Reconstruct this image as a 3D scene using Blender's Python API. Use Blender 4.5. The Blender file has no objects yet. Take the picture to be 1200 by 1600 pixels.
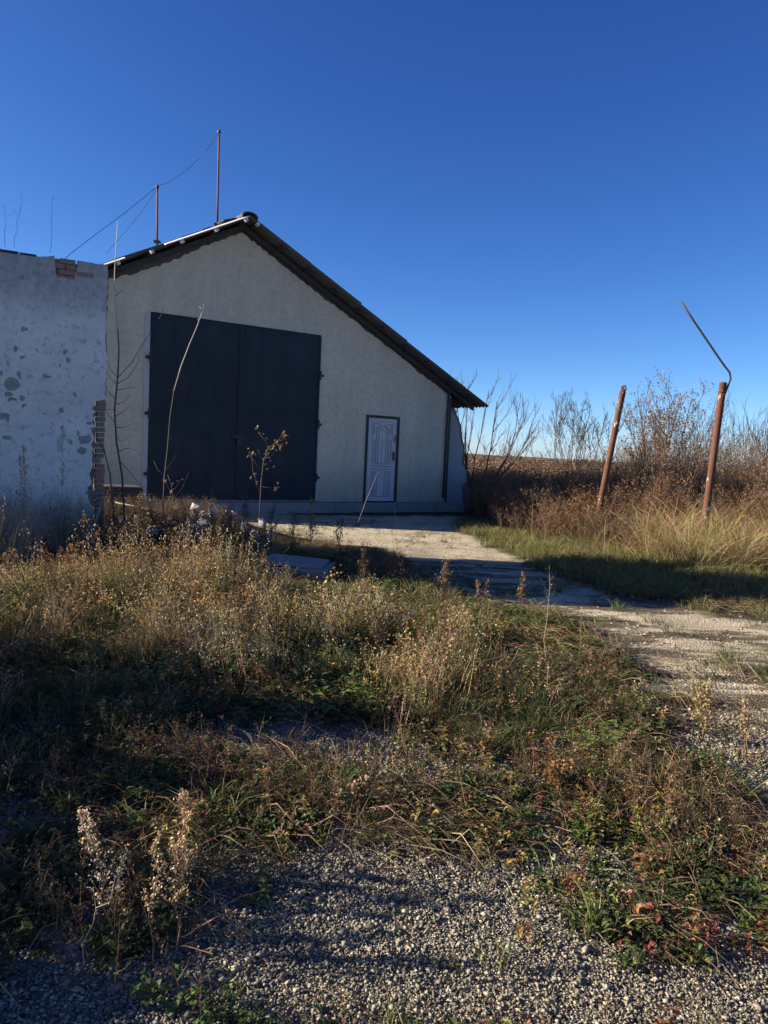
import bpy, math, numpy as np
from mathutils import Matrix, Vector
PI = math.pi
S = bpy.context.scene
COL = S.collection

# ------------------------------------------------------------------ camera
FPX = 1170.0; ROLL = math.atan(.047); CZ = 1.22
PITCH = math.atan(95*math.cos(ROLL)/FPX)
FW = np.array([0, math.cos(PITCH), -math.sin(PITCH)]); RT = np.array([1., 0, 0]); UP = np.cross(RT, FW)
cam = bpy.data.objects.new('camera', bpy.data.cameras.new('camera')); COL.objects.link(cam)
_xr = RT*math.cos(ROLL)+UP*math.sin(ROLL)
_yu = -RT*math.sin(ROLL)+UP*math.cos(ROLL)
cam.matrix_world = Matrix(((_xr[0], _yu[0], -FW[0], 0), (_xr[1], _yu[1], -FW[1], 0), (_xr[2], _yu[2], -FW[2], CZ), (0, 0, 0, 1)))
cam.data.sensor_fit = 'VERTICAL'; cam.data.sensor_height = 36; cam.data.lens = 36*FPX/1600
cam.data.clip_start = .05; cam.data.clip_end = 6000
S.camera = cam

# ------------------------------------------------------------------ light
SUN_EL = math.radians(22.5)
TO_SUN = Vector((-math.cos(SUN_EL)*1.0, -math.cos(SUN_EL)*.03, math.sin(SUN_EL))).normalized()
w = bpy.data.worlds.new('World'); S.world = w; w.use_nodes = True
nt = w.node_tree; bg = nt.nodes['Background']
sky = nt.nodes.new('ShaderNodeTexSky'); sky.sky_type = 'NISHITA'; sky.sun_disc = False
sky.sun_elevation = SUN_EL; sky.sun_rotation = math.atan2(TO_SUN.x, TO_SUN.y)
sky.air_density = .6; sky.dust_density = .3; sky.ozone_density = 6.0; sky.altitude = 0
# per channel response of the sky colour (deep clear autumn blue)
sp = nt.nodes.new('ShaderNodeSeparateColor'); cb = nt.nodes.new('ShaderNodeCombineColor'); nt.links.new(sky.outputs[0], sp.inputs[0])
for i_, (ga, gp) in enumerate(((.51, 1.55), (.495, 1.32), (.72, 1.0))):
    pw = nt.nodes.new('ShaderNodeMath'); pw.operation = 'POWER'; pw.inputs[1].default_value = gp; nt.links.new(sp.outputs[i_], pw.inputs[0])
    ml = nt.nodes.new('ShaderNodeMath'); ml.operation = 'MULTIPLY'; ml.inputs[1].default_value = ga; nt.links.new(pw.outputs[0], ml.inputs[0]); nt.links.new(ml.outputs[0], cb.inputs[i_])
nt.links.new(cb.outputs[0], bg.inputs[0]); bg.inputs[1].default_value = .105
sun = bpy.data.lights.new('sun', 'SUN'); sun.energy = 5.0; sun.angle = math.radians(.53); sun.color = (1, .87, .68)
so = bpy.data.objects.new('sun', sun); COL.objects.link(so); so.location = (-20, 0, 20)
so.rotation_euler = TO_SUN.to_track_quat('Z', 'Y').to_euler()
S.view_settings.view_transform = 'Standard'; S.view_settings.look = 'None'
S.view_settings.exposure = 1.3; S.view_settings.gamma = 1; S.view_settings.use_curve_mapping = False

# ------------------------------------------------------------------ authoring helpers
def ray(x, y):
    u = x-600; v = y-800
    a = u*math.cos(ROLL)+v*math.sin(ROLL); b = -u*math.sin(ROLL)+v*math.cos(ROLL)
    return RT*a/FPX-UP*b/FPX+FW
def gnd(x, y, z=-.28):
    d = ray(x, y); t = (z-CZ)/d[2]; return d[0]*t, d[1]*t
def at(x, y, Y):
    d = ray(x, y); t = Y/d[1]; return np.array([d[0]*t, Y, CZ+d[2]*t])
rng = np.random.default_rng(7)

def tag(o, label=None, cat=None, group=None, kind=None):
    if label: o['label'] = label
    if cat: o['category'] = cat
    if group: o['group'] = group
    if kind: o['kind'] = kind
    return o
def empty(name, loc, rz=0):
    o = bpy.data.objects.new(name, None); COL.objects.link(o); o.location = loc; o.rotation_euler = (0, 0, rz); o.empty_display_size = .2
    return o

class G:
    def __init__(s): s.V = []; s.F = []; s.C = []; s.n = 0
    def add(s, V, F, c=(1, 1, 1)):
        V = np.asarray(V, float).reshape(-1, 3)
        s.V.append(V); s.F += [tuple(int(i)+s.n for i in f) for f in F]
        c = np.asarray(c, float)
        s.C.append(np.tile(c, (len(V), 1)) if c.ndim == 1 else c); s.n += len(V)
    def box(s, a, b, c=(1, 1, 1), M=None):
        x0, y0, z0 = a; x1, y1, z1 = b
        V = np.array([(x0, y0, z0), (x1, y0, z0), (x1, y1, z0), (x0, y1, z0), (x0, y0, z1), (x1, y0, z1), (x1, y1, z1), (x0, y1, z1)], float)
        if M is not None: V = V@np.array(M)[:3, :3].T+np.array(M)[:3, 3]
        s.add(V, [(0, 3, 2, 1), (4, 5, 6, 7), (0, 1, 5, 4), (1, 2, 6, 5), (2, 3, 7, 6), (3, 0, 4, 7)], c)
    def tube(s, P, R, sides=6, c=(1, 1, 1), cap=True):
        P = np.asarray(P, float); m = len(P)
        R = np.broadcast_to(np.asarray(R, float), (m,))
        T = np.gradient(P, axis=0); T /= np.linalg.norm(T, axis=1)[:, None]+1e-9
        ref = np.array([0.31, .17, .93]) if abs(T[:, 2]).mean() < .8 else np.array([1., .1, 0])
        A = np.cross(T, ref); A /= np.linalg.norm(A, axis=1)[:, None]+1e-9; B = np.cross(T, A)
        th = np.arange(sides)*2*PI/sides
        V = (P[:, None]+R[:, None, None]*(np.cos(th)[None, :, None]*A[:, None]+np.sin(th)[None, :, None]*B[:, None])).reshape(-1, 3)
        F = [(i*sides+j, i*sides+(j+1) % sides, (i+1)*sides+(j+1) % sides, (i+1)*sides+j) for i in range(m-1) for j in range(sides)]
        if cap: F += [tuple(range(sides))[::-1], tuple((m-1)*sides+j for j in range(sides))]
        s.add(V, F, c)
    def prism(s, poly, y0, y1, c=(1, 1, 1)):          # polygon in xz, counter-clockwise, extruded along y
        n = len(poly)
        V = [(p[0], y0, p[1]) for p in poly]+[(p[0], y1, p[1]) for p in poly]
        F = [tuple(range(n)), tuple(range(2*n-1, n-1, -1))]+[(i, i+n, (i+1) % n+n, (i+1) % n) for i in range(n)]
        s.add(V, F, c)
    def ribbon(s, P, W, c, c2=None):                   # flat tapering blade: P points, W widths
        P = np.asarray(P, float); m = len(P)
        d = P[-1]-P[0]; a = rng.uniform(0, 2*PI); side = np.cross(d, [math.cos(a), math.sin(a), .3]); side /= np.linalg.norm(side)+1e-9
        V = []; C = []
        c = np.asarray(c, float); c2 = c if c2 is None else np.asarray(c2, float)
        for i in range(m-1):
            k = i/(m-1); V += [P[i]-side*W[i]/2, P[i]+side*W[i]/2]; C += [c*(1-k)+c2*k]*2
        V.append(P[-1]); C.append(c2)
        F = []
        for i in range(m-2):
            a = 2*i; F += [(a, a+1, a+3), (a, a+3, a+2)]
        F.append((2*(m-2), 2*(m-2)+1, 2*(m-1)))
        s.add(V, F, np.array(C))
    def fleck(s, p, size, c, n=1, spread=0, aspect=.6, up=0):
        p = np.asarray(p, float)
        for _ in range(n):
            q = p+rng.normal(0, 1, 3)*spread
            a = rng.normal(0, 1, 3)+np.array([0, 0, up]); a /= np.linalg.norm(a); b = np.cross(a, rng.normal(0, 1, 3)); b /= np.linalg.norm(b)+1e-9
            z = size*rng.uniform(.6, 1.3); w_ = z*aspect
            cc = np.asarray(c)*rng.uniform(.7, 1.3)
            s.add([q-a*z/2, q+b*w_/2, q+a*z/2, q-b*w_/2], [(0, 1, 2), (0, 2, 3)], cc)
    def leaf(s, p, d, L, W, c):                        # folded leaf, 4 tris
        p = np.asarray(p, float); d = np.asarray(d, float); d = d/(np.linalg.norm(d)+1e-9)
        b = np.cross(d, [0, 0, 1.]); b = b/(np.linalg.norm(b)+1e-6); u = np.cross(b, d)
        tip = p+d*L-np.array([0, 0, L*.25]); m = p+d*L*.5
        s.add([p, m+b*W/2+u*W*.25, tip, m-b*W/2+u*W*.25, m], [(0, 4, 1), (1, 4, 2), (0, 3, 4), (3, 2, 4)], np.asarray(c)*rng.uniform(.75, 1.25))
    def arrays(s):
        return np.concatenate(s.V), s.F, np.concatenate(s.C)
    def build(s, name, mat, parent=None, smooth=False, col=False):
        V, F, C = s.arrays()
        me = bpy.data.meshes.new(name); me.from_pydata(V.tolist(), [], F); me.update()
        if col:
            at_ = me.attributes.new('Col', 'FLOAT_COLOR', 'POINT'); at_.data.foreach_set('color', np.c_[C, np.ones(len(C))].astype(np.float32).ravel())
        if smooth: me.polygons.foreach_set('use_smooth', [True]*len(me.polygons))
        me.materials.append(mat)
        o = bpy.data.objects.new(name, me); COL.objects.link(o); o.parent = parent
        return o

def big_mesh(name, V, T, C, mat):
    me = bpy.data.meshes.new(name); nv = len(V); nf = len(T)
    me.vertices.add(nv); me.vertices.foreach_set('co', V.astype(np.float32).ravel())
    me.loops.add(nf*3); me.loops.foreach_set('vertex_index', T.astype(np.int32).ravel())
    me.polygons.add(nf); me.polygons.foreach_set('loop_start', np.arange(0, nf*3, 3, dtype=np.int32))
    me.update(calc_edges=True)
    a = me.attributes.new('Col', 'FLOAT_COLOR', 'POINT'); a.data.foreach_set('color', np.c_[C, np.ones(nv)].astype(np.float32).ravel())
    me.materials.append(mat)
    o = bpy.data.objects.new(name, me); COL.objects.link(o); return o

NTRI = {}
def scatter(name, protos, X, Y, sc, mat, label, cat, tilt=.12, zoff=0, jit=.25, hsc=None, lean=(0, 0), cap=True):
    """join many turned, scaled copies of the prototypes into one stuff mesh"""
    X = np.asarray(X); Y = np.asarray(Y)
    hp = max(np.percentile(g.arrays()[0][:, 2], 97) for g in protos)
    if cap:                                            # keep the plot's weeds below the levels they reach in the field
        mx = maxh(X, Y)*rng.uniform(.7, 1.08, len(X)); cur = hp*sc*(1 if hsc is None else hsc)
        f = np.clip(mx/np.maximum(cur, 1e-6), 0, 1); keep = f > .12
        hsc = (np.ones(len(X)) if hsc is None else hsc)*f**.75; sc = sc*np.clip(f, .2, 1)**.25
        X, Y, sc, hsc = X[keep], Y[keep], sc[keep], hsc[keep]
    n = len(X); me = bpy.data.meshes.new(name); me.vertices.add(n)
    me.vertices.foreach_set('co', np.stack([X, Y, height(X, Y)+zoff], -1).astype(np.float32).ravel())
    def att(nm, ty, key, v):
        q = me.attributes.new(nm, ty, 'POINT'); q.data.foreach_set(key, np.asarray(v).ravel())
    hs = sc if hsc is None else sc*hsc
    att('rot', 'FLOAT_VECTOR', 'vector', np.stack([rng.normal(-lean[1], tilt, n), rng.normal(lean[0], tilt, n), rng.uniform(0, 2*PI, n)], -1).astype(np.float32))
    att('scl', 'FLOAT_VECTOR', 'vector', np.stack([sc, sc, hs], -1).astype(np.float32))
    att('pick', 'INT', 'value', rng.integers(0, len(protos), n).astype(np.int32))
    att('tint', 'FLOAT_VECTOR', 'vector', (rng.uniform(1-jit, 1+jit, (n, 1))*(1+rng.uniform(-.12, .12, (n, 3)))).astype(np.float32))
    o = bpy.data.objects.new(name, me); COL.objects.link(o)
    ng = bpy.data.node_groups.new(name, 'GeometryNodeTree')
    ng.interface.new_socket('Geometry', in_out='INPUT', socket_type='NodeSocketGeometry'); ng.interface.new_socket('Geometry', in_out='OUTPUT', socket_type='NodeSocketGeometry')
    gi = ng.nodes.new('NodeGroupInput'); go = ng.nodes.new('NodeGroupOutput'); jn = ng.nodes.new('GeometryNodeJoinGeometry'); ip = ng.nodes.new('GeometryNodeInstanceOnPoints')
    tot = []
    for g in reversed(protos):                         # joined last to first so that the pick order holds
        po = g.build(name+'_pattern', mat, col=True); COL.objects.unlink(po); po.use_fake_user = True
        tot.append(sum(len(p.vertices)-2 for p in po.data.polygons))
        oi_ = ng.nodes.new('GeometryNodeObjectInfo'); oi_.inputs['Object'].default_value = po; oi_.transform_space = 'ORIGINAL'
        gt = ng.nodes.new('GeometryNodeGeometryToInstance'); ng.links.new(oi_.outputs['Geometry'], gt.inputs[0]); ng.links.new(gt.outputs[0], jn.inputs[0])
    def na(nm, ty):
        q = ng.nodes.new('GeometryNodeInputNamedAttribute'); q.data_type = ty; q.inputs['Name'].default_value = nm; return q.outputs['Attribute']
    er = ng.nodes.new('FunctionNodeEulerToRotation'); ng.links.new(na('rot', 'FLOAT_VECTOR'), er.inputs[0])
    ng.links.new(gi.outputs[0], ip.inputs['Points']); ng.links.new(jn.outputs[0], ip.inputs['Instance']); ip.inputs['Pick Instance'].default_value = True
    ng.links.new(na('pick', 'INT'), ip.inputs['Instance Index']); ng.links.new(er.outputs[0], ip.inputs['Rotation']); ng.links.new(na('scl', 'FLOAT_VECTOR'), ip.inputs['Scale'])
    ng.links.new(ip.outputs[0], go.inputs[0])
    md = o.modifiers.new('scatter', 'NODES'); md.node_group = ng
    me.materials.append(mat)
    NTRI[name] = int(n*np.mean(tot))
    return tag(o, label, cat, kind='stuff')

def maxh(x, y):
    px = 600+1170*x/np.maximum(y, .5)
    line = np.interp(px, [0, 150, 165, 330, 380, 440, 450, 530, 545, 640, 660, 740, 780, 2000], [150, 150, 84, 84, 118, 158, 205, 212, 158, 158, 195, 200, 235, 235])
    m = 1.5-line*y/1170-(height(x, y)+.28)
    m = np.where(road_sd(x, y) < -.1, .12, m)
    m = np.maximum(m, .13)
    m = np.where((px < 160) & (y > 7.4), .95, m)
    return np.where((y > 10.4) & (px > 600), 9, np.where((y < 5.0), np.minimum(np.maximum(m, .25), .9), m))
# value noise
_P = np.random.default_rng(3).random((256, 256))
def vnoise(x, y, f=1.0, seed=0):
    x = np.asarray(x, float)*f+seed*17.3; y = np.asarray(y, float)*f+seed*9.1
    xi = np.floor(x).astype(int); yi = np.floor(y).astype(int); u = x-xi; v = y-yi; u = u*u*(3-2*u); v = v*v*(3-2*v)
    g = lambda a, b: _P[a % 256, b % 256]
    return (g(xi, yi)*(1-u)+g(xi+1, yi)*u)*(1-v)+(g(xi, yi+1)*(1-u)+g(xi+1, yi+1)*u)*v
def fbm(x, y, f=1., seed=0, o=4):
    r = 0; a = .5; t = 0
    for i in range(o): r = r+a*vnoise(x, y, f*2**i, seed+i); t += a; a *= .5
    return r/t
def sst(a, b, x): t = np.clip((x-a)/(b-a), 0, 1); return t*t*(3-2*t)

ROADP = np.array([(-3.9, 15.9), (-3.4, 13.9), (-1.6, 12.3), (.1, 11.5), (.35, 9), (.55, 7.6), (1.1, 7.25), (1.75, 6.9), (1.6, 5.3), (1.9, 4.6), (2.1, 3.7), (1.75, 3.1), (2.2, 2.6), (5, 2.0), (12, 3.5), (12, 6.9), (6, 7.0), (3.7, 7.4), (2.5, 8.3), (2.1, 9.5), (2.1, 11), (1.7, 12.6), (1.3, 14.3), (1.6, 17.5)])
def road_sd(x, y):
    x = np.asarray(x, float); y = np.asarray(y, float)
    d = np.full(x.shape, 1e9); ins = np.zeros(x.shape, bool); n = len(ROADP)
    for i in range(n):
        a = ROADP[i]; b = ROADP[(i+1) % n]; e = b-a
        t = np.clip(((x-a[0])*e[0]+(y-a[1])*e[1])/(e@e), 0, 1)
        d = np.minimum(d, np.hypot(x-a[0]-t*e[0], y-a[1]-t*e[1]))
        c = ((a[1] > y) != (b[1] > y)); ins ^= c & (x < (b[0]-a[0])*(y-a[1])/(b[1]-a[1]+1e-12)+a[0])
    return np.where(ins, -d, d)+(fbm(x, y, 1.6, 5)-.5)*.9
def bump(x, y, cx, cy, rx, ry): return np.exp(-(((x-cx)/rx)**2+((y-cy)/ry)**2))
def height(x, y):
    x = np.asarray(x, float); y = np.asarray(y, float)
    h = -.28+.05*(fbm(x, y, .5, 1)-.5)+.02*(fbm(x, y, 3, 2)-.5)
    h = h+.34*bump(x, y, -3.4, 11.6, 1.1, .9)+.16*bump(x, y, -2.2, 11.4, .8, .7)+.16*bump(x, y, -.3, 9.2, .9, .7)+.10*bump(x, y, -1.9, 6.4, 1.2, 1.2)
    h = h-.16*bump(x, y, -2.05, 5.65, .45, .28)
    sd = road_sd(x, y); h = h+.04*sst(-.2, .5, sd)
    far = sst(40, 400, y)*6*(fbm(x, y, .0045, 9)-.35); return h+np.maximum(far, -.6)*sst(40, 300, y)

# ------------------------------------------------------------------ materials
def mat(name, base=(.5, .5, .5), rough=.85, spec=.3, metal=0):
    m = bpy.data.materials.new(name); m.use_nodes = True; b = m.node_tree.nodes['Principled BSDF']
    b.inputs['Base Color'].default_value = (*base, 1); b.inputs['Roughness'].default_value = rough
    b.inputs['Specular IOR Level'].default_value = spec; b.inputs['Metallic'].default_value = metal
    return m, m.node_tree, b
def node(t, kind, **kw):
    n = t.nodes.new(kind)
    for k, v in kw.items(): setattr(n, k, v)
    return n
def noise(t, scale, detail=6, rough=.6, vec=None, dist=0, dim='3D'):
    n = node(t, 'ShaderNodeTexNoise'); n.inputs['Scale'].default_value = scale; n.inputs['Detail'].default_value = detail
    n.inputs['Roughness'].default_value = rough; n.inputs['Distortion'].default_value = dist
    if vec is not None: t.links.new(vec, n.inputs['Vector'])
    return n.outputs['Fac']
def ramp(t, fac, stops):
    r = node(t, 'ShaderNodeValToRGB'); e = r.color_ramp.elements
    while len(e) < len(stops): e.new(.5)
    for q, (p, c) in zip(e, stops):
        q.position = p; q.color = (*c, 1) if not isinstance(c, (int, float)) else (c, c, c, 1)
    t.links.new(fac, r.inputs[0]); return r.outputs[0]
def mix(t, fac, a, b, mode='MIX'):
    m = node(t, 'ShaderNodeMix', data_type='RGBA', blend_type=mode)
    for s_, v in ((m.inputs[0], fac), (m.inputs[6], a), (m.inputs[7], b)):
        if isinstance(v, (int, float)): s_.default_value = v if s_.type == 'VALUE' else (v, v, v, 1)
        elif isinstance(v, tuple): s_.default_value = (*v, 1)
        else: t.links.new(v, s_)
    return m.outputs[2]
def math_(t, op, a, b=0.):
    m = node(t, 'ShaderNodeMath', operation=op)
    for s_, v in ((m.inputs[0], a), (m.inputs[1], b)):
        if isinstance(v, (int, float)): s_.default_value = v
        else: t.links.new(v, s_)
    return m.outputs[0]
def bumpn(t, b, h, strength, dist=.01):
    n = node(t, 'ShaderNodeBump'); n.inputs['Strength'].default_value = strength; n.inputs['Distance'].default_value = dist
    t.links.new(h, n.inputs['Height']); t.links.new(n.outputs[0], b.inputs['Normal'])
def coords(t, scale=(1, 1, 1), out='Object'):
    c = node(t, 'ShaderNodeTexCoord'); m = node(t, 'ShaderNodeMapping'); m.inputs['Scale'].default_value = scale
    t.links.new(c.outputs[out], m.inputs[0]); return m.outputs[0]

def make_plant_mat(name, trans=.4, rough=.6):
    m = bpy.data.materials.new(name); m.use_nodes = True; t = m.node_tree; t.nodes.clear()
    o = node(t, 'ShaderNodeOutputMaterial'); a = node(t, 'ShaderNodeAttribute', attribute_name='Col')
    d = node(t, 'ShaderNodeBsdfDiffuse'); tr = node(t, 'ShaderNodeBsdfTranslucent'); gl = node(t, 'ShaderNodeBsdfGlossy')
    gl.inputs['Roughness'].default_value = rough; gl.inputs['Color'].default_value = (.6, .6, .6, 1)
    mx = node(t, 'ShaderNodeMixShader'); mx.inputs[0].default_value = trans; m2 = node(t, 'ShaderNodeMixShader'); m2.inputs[0].default_value = .04
    ti = node(t, 'ShaderNodeAttribute', attribute_name='tint', attribute_type='INSTANCER')
    # things outside the scatters carry no tint: a zero vector then counts as white
    ln = node(t, 'ShaderNodeVectorMath', operation='LENGTH'); t.links.new(ti.outputs['Vector'], ln.inputs[0])
    gt = node(t, 'ShaderNodeMath', operation='GREATER_THAN'); gt.inputs[1].default_value = .01; t.links.new(ln.outputs['Value'], gt.inputs[0])
    tw = mix(t, gt.outputs[0], (1, 1, 1), ti.outputs['Color']); cc = mix(t, 1.0, a.outputs['Color'], tw, 'MULTIPLY')
    t.links.new(cc, d.inputs[0]); t.links.new(cc, tr.inputs[0])
    t.links.new(d.outputs[0], mx.inputs[1]); t.links.new(tr.outputs[0], mx.inputs[2])
    t.links.new(mx.outputs[0], m2.inputs[1]); t.links.new(gl.outputs[0], m2.inputs[2]); t.links.new(m2.outputs[0], o.inputs[0])
    return m
M_PLANT = make_plant_mat('plant_tissue'); M_DRY = make_plant_mat('dry_plant_tissue', .3)
# bark / twig
M_TWIG, t, b = mat('twig_bark', (.13, .105, .085), .8)
t.links.new(mix(t, noise(t, 18), (.045, .036, .03), (.13, .105, .085)), b.inputs['Base Color'])
M_PALE, t, b = mat('pale_dead_and_sunlit_bark', (.5, .45, .38), .8)  # dead stalks' own pale tone; also stands for sunlight on sapling tops
t.links.new(mix(t, noise(t, 9), (.34, .3, .25), (.62, .57, .48)), b.inputs['Base Color'])

# ground
M_GROUND, t, b = mat('ground_soil', (.2, .17, .13), .95, .1)
v = coords(t, out='Object')
at1 = node(t, 'ShaderNodeAttribute', attribute_name='Col')   # red: pale road surface, green: grey gravel, blue: far field
sep = node(t, 'ShaderNodeSeparateColor'); t.links.new(at1.outputs['Color'], sep.inputs[0])
n1 = noise(t, 1.3, 8, .65, v); n2 = noise(t, 14, 8, .7, v); n3 = noise(t, 60, 5, .7, v)
soil = mix(t, n2, (.028, .022, .014), (.085, .066, .042))
soil = mix(t, ramp(t, n1, [(.42, 0), (.6, 1)]), soil, mix(t, n3, (.03, .035, .014), (.07, .065, .03)))
vor = node(t, 'ShaderNodeTexVoronoi'); vor.inputs['Scale'].default_value = 62; t.links.new(v, vor.inputs['Vector'])
gcol = mix(t, .35, ramp(t, vor.outputs['Color'], [(.1, (.12, .115, .105)), (.5, (.25, .24, .21)), (.9, (.40, .38, .33))]), ramp(t, n3, [(.3, (.12, .11, .10)), (.7, (.35, .33, .29))]))
pale = mix(t, n2, (.48, .41, .29), (.70, .62, .47))
pale = mix(t, ramp(t, n3, [(.35, 1), (.5, 0)]), pale, (.30, .26, .19))
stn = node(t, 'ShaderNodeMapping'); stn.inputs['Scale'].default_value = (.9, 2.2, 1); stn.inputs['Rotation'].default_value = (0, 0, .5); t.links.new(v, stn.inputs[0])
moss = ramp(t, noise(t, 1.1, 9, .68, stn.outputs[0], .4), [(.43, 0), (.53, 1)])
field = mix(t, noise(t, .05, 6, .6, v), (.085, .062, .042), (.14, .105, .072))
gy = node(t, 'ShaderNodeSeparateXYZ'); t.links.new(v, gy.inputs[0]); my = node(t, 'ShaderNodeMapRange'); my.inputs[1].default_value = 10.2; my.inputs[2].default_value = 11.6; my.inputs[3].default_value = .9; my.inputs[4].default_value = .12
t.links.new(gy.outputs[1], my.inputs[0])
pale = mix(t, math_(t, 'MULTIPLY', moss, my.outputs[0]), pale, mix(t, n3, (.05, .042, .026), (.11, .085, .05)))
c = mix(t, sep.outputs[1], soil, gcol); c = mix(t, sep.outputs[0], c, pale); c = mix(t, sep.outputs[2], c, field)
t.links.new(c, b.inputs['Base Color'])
hh = math_(t, 'ADD', math_(t, 'MULTIPLY', vor.outputs['Distance'], -1.2), math_(t, 'MULTIPLY', n2, 1.5))
bumpn(t, b, hh, .9, .02)

M_STONE, t, b = mat('pebble_stone', (.3, .28, .25), .8, .25)
a_ = node(t, 'ShaderNodeAttribute', attribute_name='Col'); t.links.new(a_.outputs['Color'], b.inputs['Base Color'])

# facade plaster
M_PLASTER, t, b = mat('grey_plaster', (.26, .25, .21), .92, .1)
v = coords(t); vs = coords(t, (2.2, 1, .35))
n1 = noise(t, .9, 6, .6, v); n2 = noise(t, 9, 8, .65, v); n3 = noise(t, 1.6, 7, .7, vs); n4 = noise(t, 70, 4, .6, v)
c = mix(t, ramp(t, n1, [(.3, 0), (.7, 1)]), (.55, .485, .355), (.65, .58, .435))
c = mix(t, ramp(t, noise(t, .55, 5, .7, vs, .6), [(.45, 0), (.62, .45)]), c, (.42, .385, .30))
c = mix(t, ramp(t, n3, [(.5, 0), (.75, .5)]), c, (.60, .56, .46))
c = mix(t, ramp(t, n2, [(.35, .35), (.55, 0)]), c, (.30, .28, .23))
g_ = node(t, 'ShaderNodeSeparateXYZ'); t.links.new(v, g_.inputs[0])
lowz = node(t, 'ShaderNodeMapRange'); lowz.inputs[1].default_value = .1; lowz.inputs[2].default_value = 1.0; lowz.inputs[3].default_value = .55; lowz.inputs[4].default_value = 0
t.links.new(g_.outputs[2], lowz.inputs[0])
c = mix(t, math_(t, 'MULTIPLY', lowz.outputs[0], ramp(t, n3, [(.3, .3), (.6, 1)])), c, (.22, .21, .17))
vb = coords(t, (1, 1, 1))
t.links.new(c, b.inputs['Base Color'])
bumpn(t, b, math_(t, 'ADD', math_(t, 'MULTIPLY', n2, .7), math_(t, 'MULTIPLY', n4, .15)), .18, .012)
M_JAMB, t, b = mat('pale_plaster_band', (.5, .5, .48), .9, .1)
t.links.new(mix(t, noise(t, 6), (.38, .38, .36), (.55, .55, .53)), b.inputs['Base Color'])

# whitewash wall: flaking lime wash with grey damp band and chips down to mortar
M_WHITE, t, b = mat('whitewashed_plaster', (.6, .6, .6), .93, .1)
v = coords(t); n1 = noise(t, 1.6, 8, .65, v); n2 = noise(t, 11, 9, .7, v); n5 = noise(t, 45, 5, .6, v)
streak = noise(t, 3.2, 8, .7, coords(t, (3.5, 1, .5)))
c = mix(t, ramp(t, n1, [(.3, 0), (.7, 1)]), (.66, .63, .57), (.84, .80, .73))
g_ = node(t, 'ShaderNodeSeparateXYZ'); t.links.new(v, g_.inputs[0])
mr = node(t, 'ShaderNodeMapRange'); mr.inputs[1].default_value = 2.75; mr.inputs[2].default_value = 3.15
wob = math_(t, 'ADD', g_.outputs[2], math_(t, 'MULTIPLY', math_(t, 'SUBTRACT', n1, .5), 1.2)); t.links.new(wob, mr.inputs[0])
c = mix(t, math_(t, 'MULTIPLY', mr.outputs[0], ramp(t, n2, [(.25, 1), (.75, .45)])), c, mix(t, streak, (.15, .155, .155), (.44, .44, .43)))
mr2 = node(t, 'ShaderNodeMapRange'); mr2.inputs[1].default_value = 3.3; mr2.inputs[2].default_value = 3.85; t.links.new(wob, mr2.inputs[0])
c = mix(t, math_(t, 'MULTIPLY', mr2.outputs[0], .75), c, mix(t, streak, (.13, .125, .12), (.42, .42, .40)))
c = mix(t, ramp(t, n2, [(.38, .55), (.47, 0)]), c, (.3, .3, .29))
vo = node(t, 'ShaderNodeTexVoronoi'); vo.inputs['Scale'].default_value = 4.6
vw = node(t, 'ShaderNodeMix', data_type='VECTOR'); vw.inputs[0].default_value = .16
tn = node(t, 'ShaderNodeTexNoise'); tn.inputs['Scale'].default_value = 7; t.links.new(v, tn.inputs['Vector'])
t.links.new(v, vw.inputs[4]); t.links.new(tn.outputs['Color'], vw.inputs[5]); t.links.new(vw.outputs[1], vo.inputs['Vector'])
chip0 = ramp(t, vo.outputs['Distance'], [(.13, 1), (.17, 0)])
cluster = ramp(t, noise(t, .9, 4, .6, coords(t, (1, 1, 1.1))), [(.44, 0), (.5, 1)])
chip = math_(t, 'MULTIPLY', chip0, cluster)
def wall_loc(px, py):
    P0 = np.array([-3.87, 10.35, 0]); th = math.radians(28); n_ = np.array([-math.sin(th), math.cos(th), 0]); d = ray(px, py); o_ = np.array([0, 0, CZ])
    k = ((P0-o_)@n_)/(d@n_); p = o_+d*k-P0; return p[0]*math.cos(th)+p[1]*math.sin(th), p[2]
wn = node(t, 'ShaderNodeVectorMath', operation='SCALE'); wn.inputs['Scale'].default_value = .16
tn2 = node(t, 'ShaderNodeTexNoise'); tn2.inputs['Scale'].default_value = 8; tn2.inputs['Detail'].default_value = 5; t.links.new(v, tn2.inputs['Vector']); t.links.new(tn2.outputs['Color'], wn.inputs[0])
wa = node(t, 'ShaderNodeVectorMath', operation='ADD'); t.links.new(v, wa.inputs[0]); t.links.new(wn.outputs[0], wa.inputs[1])
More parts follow.
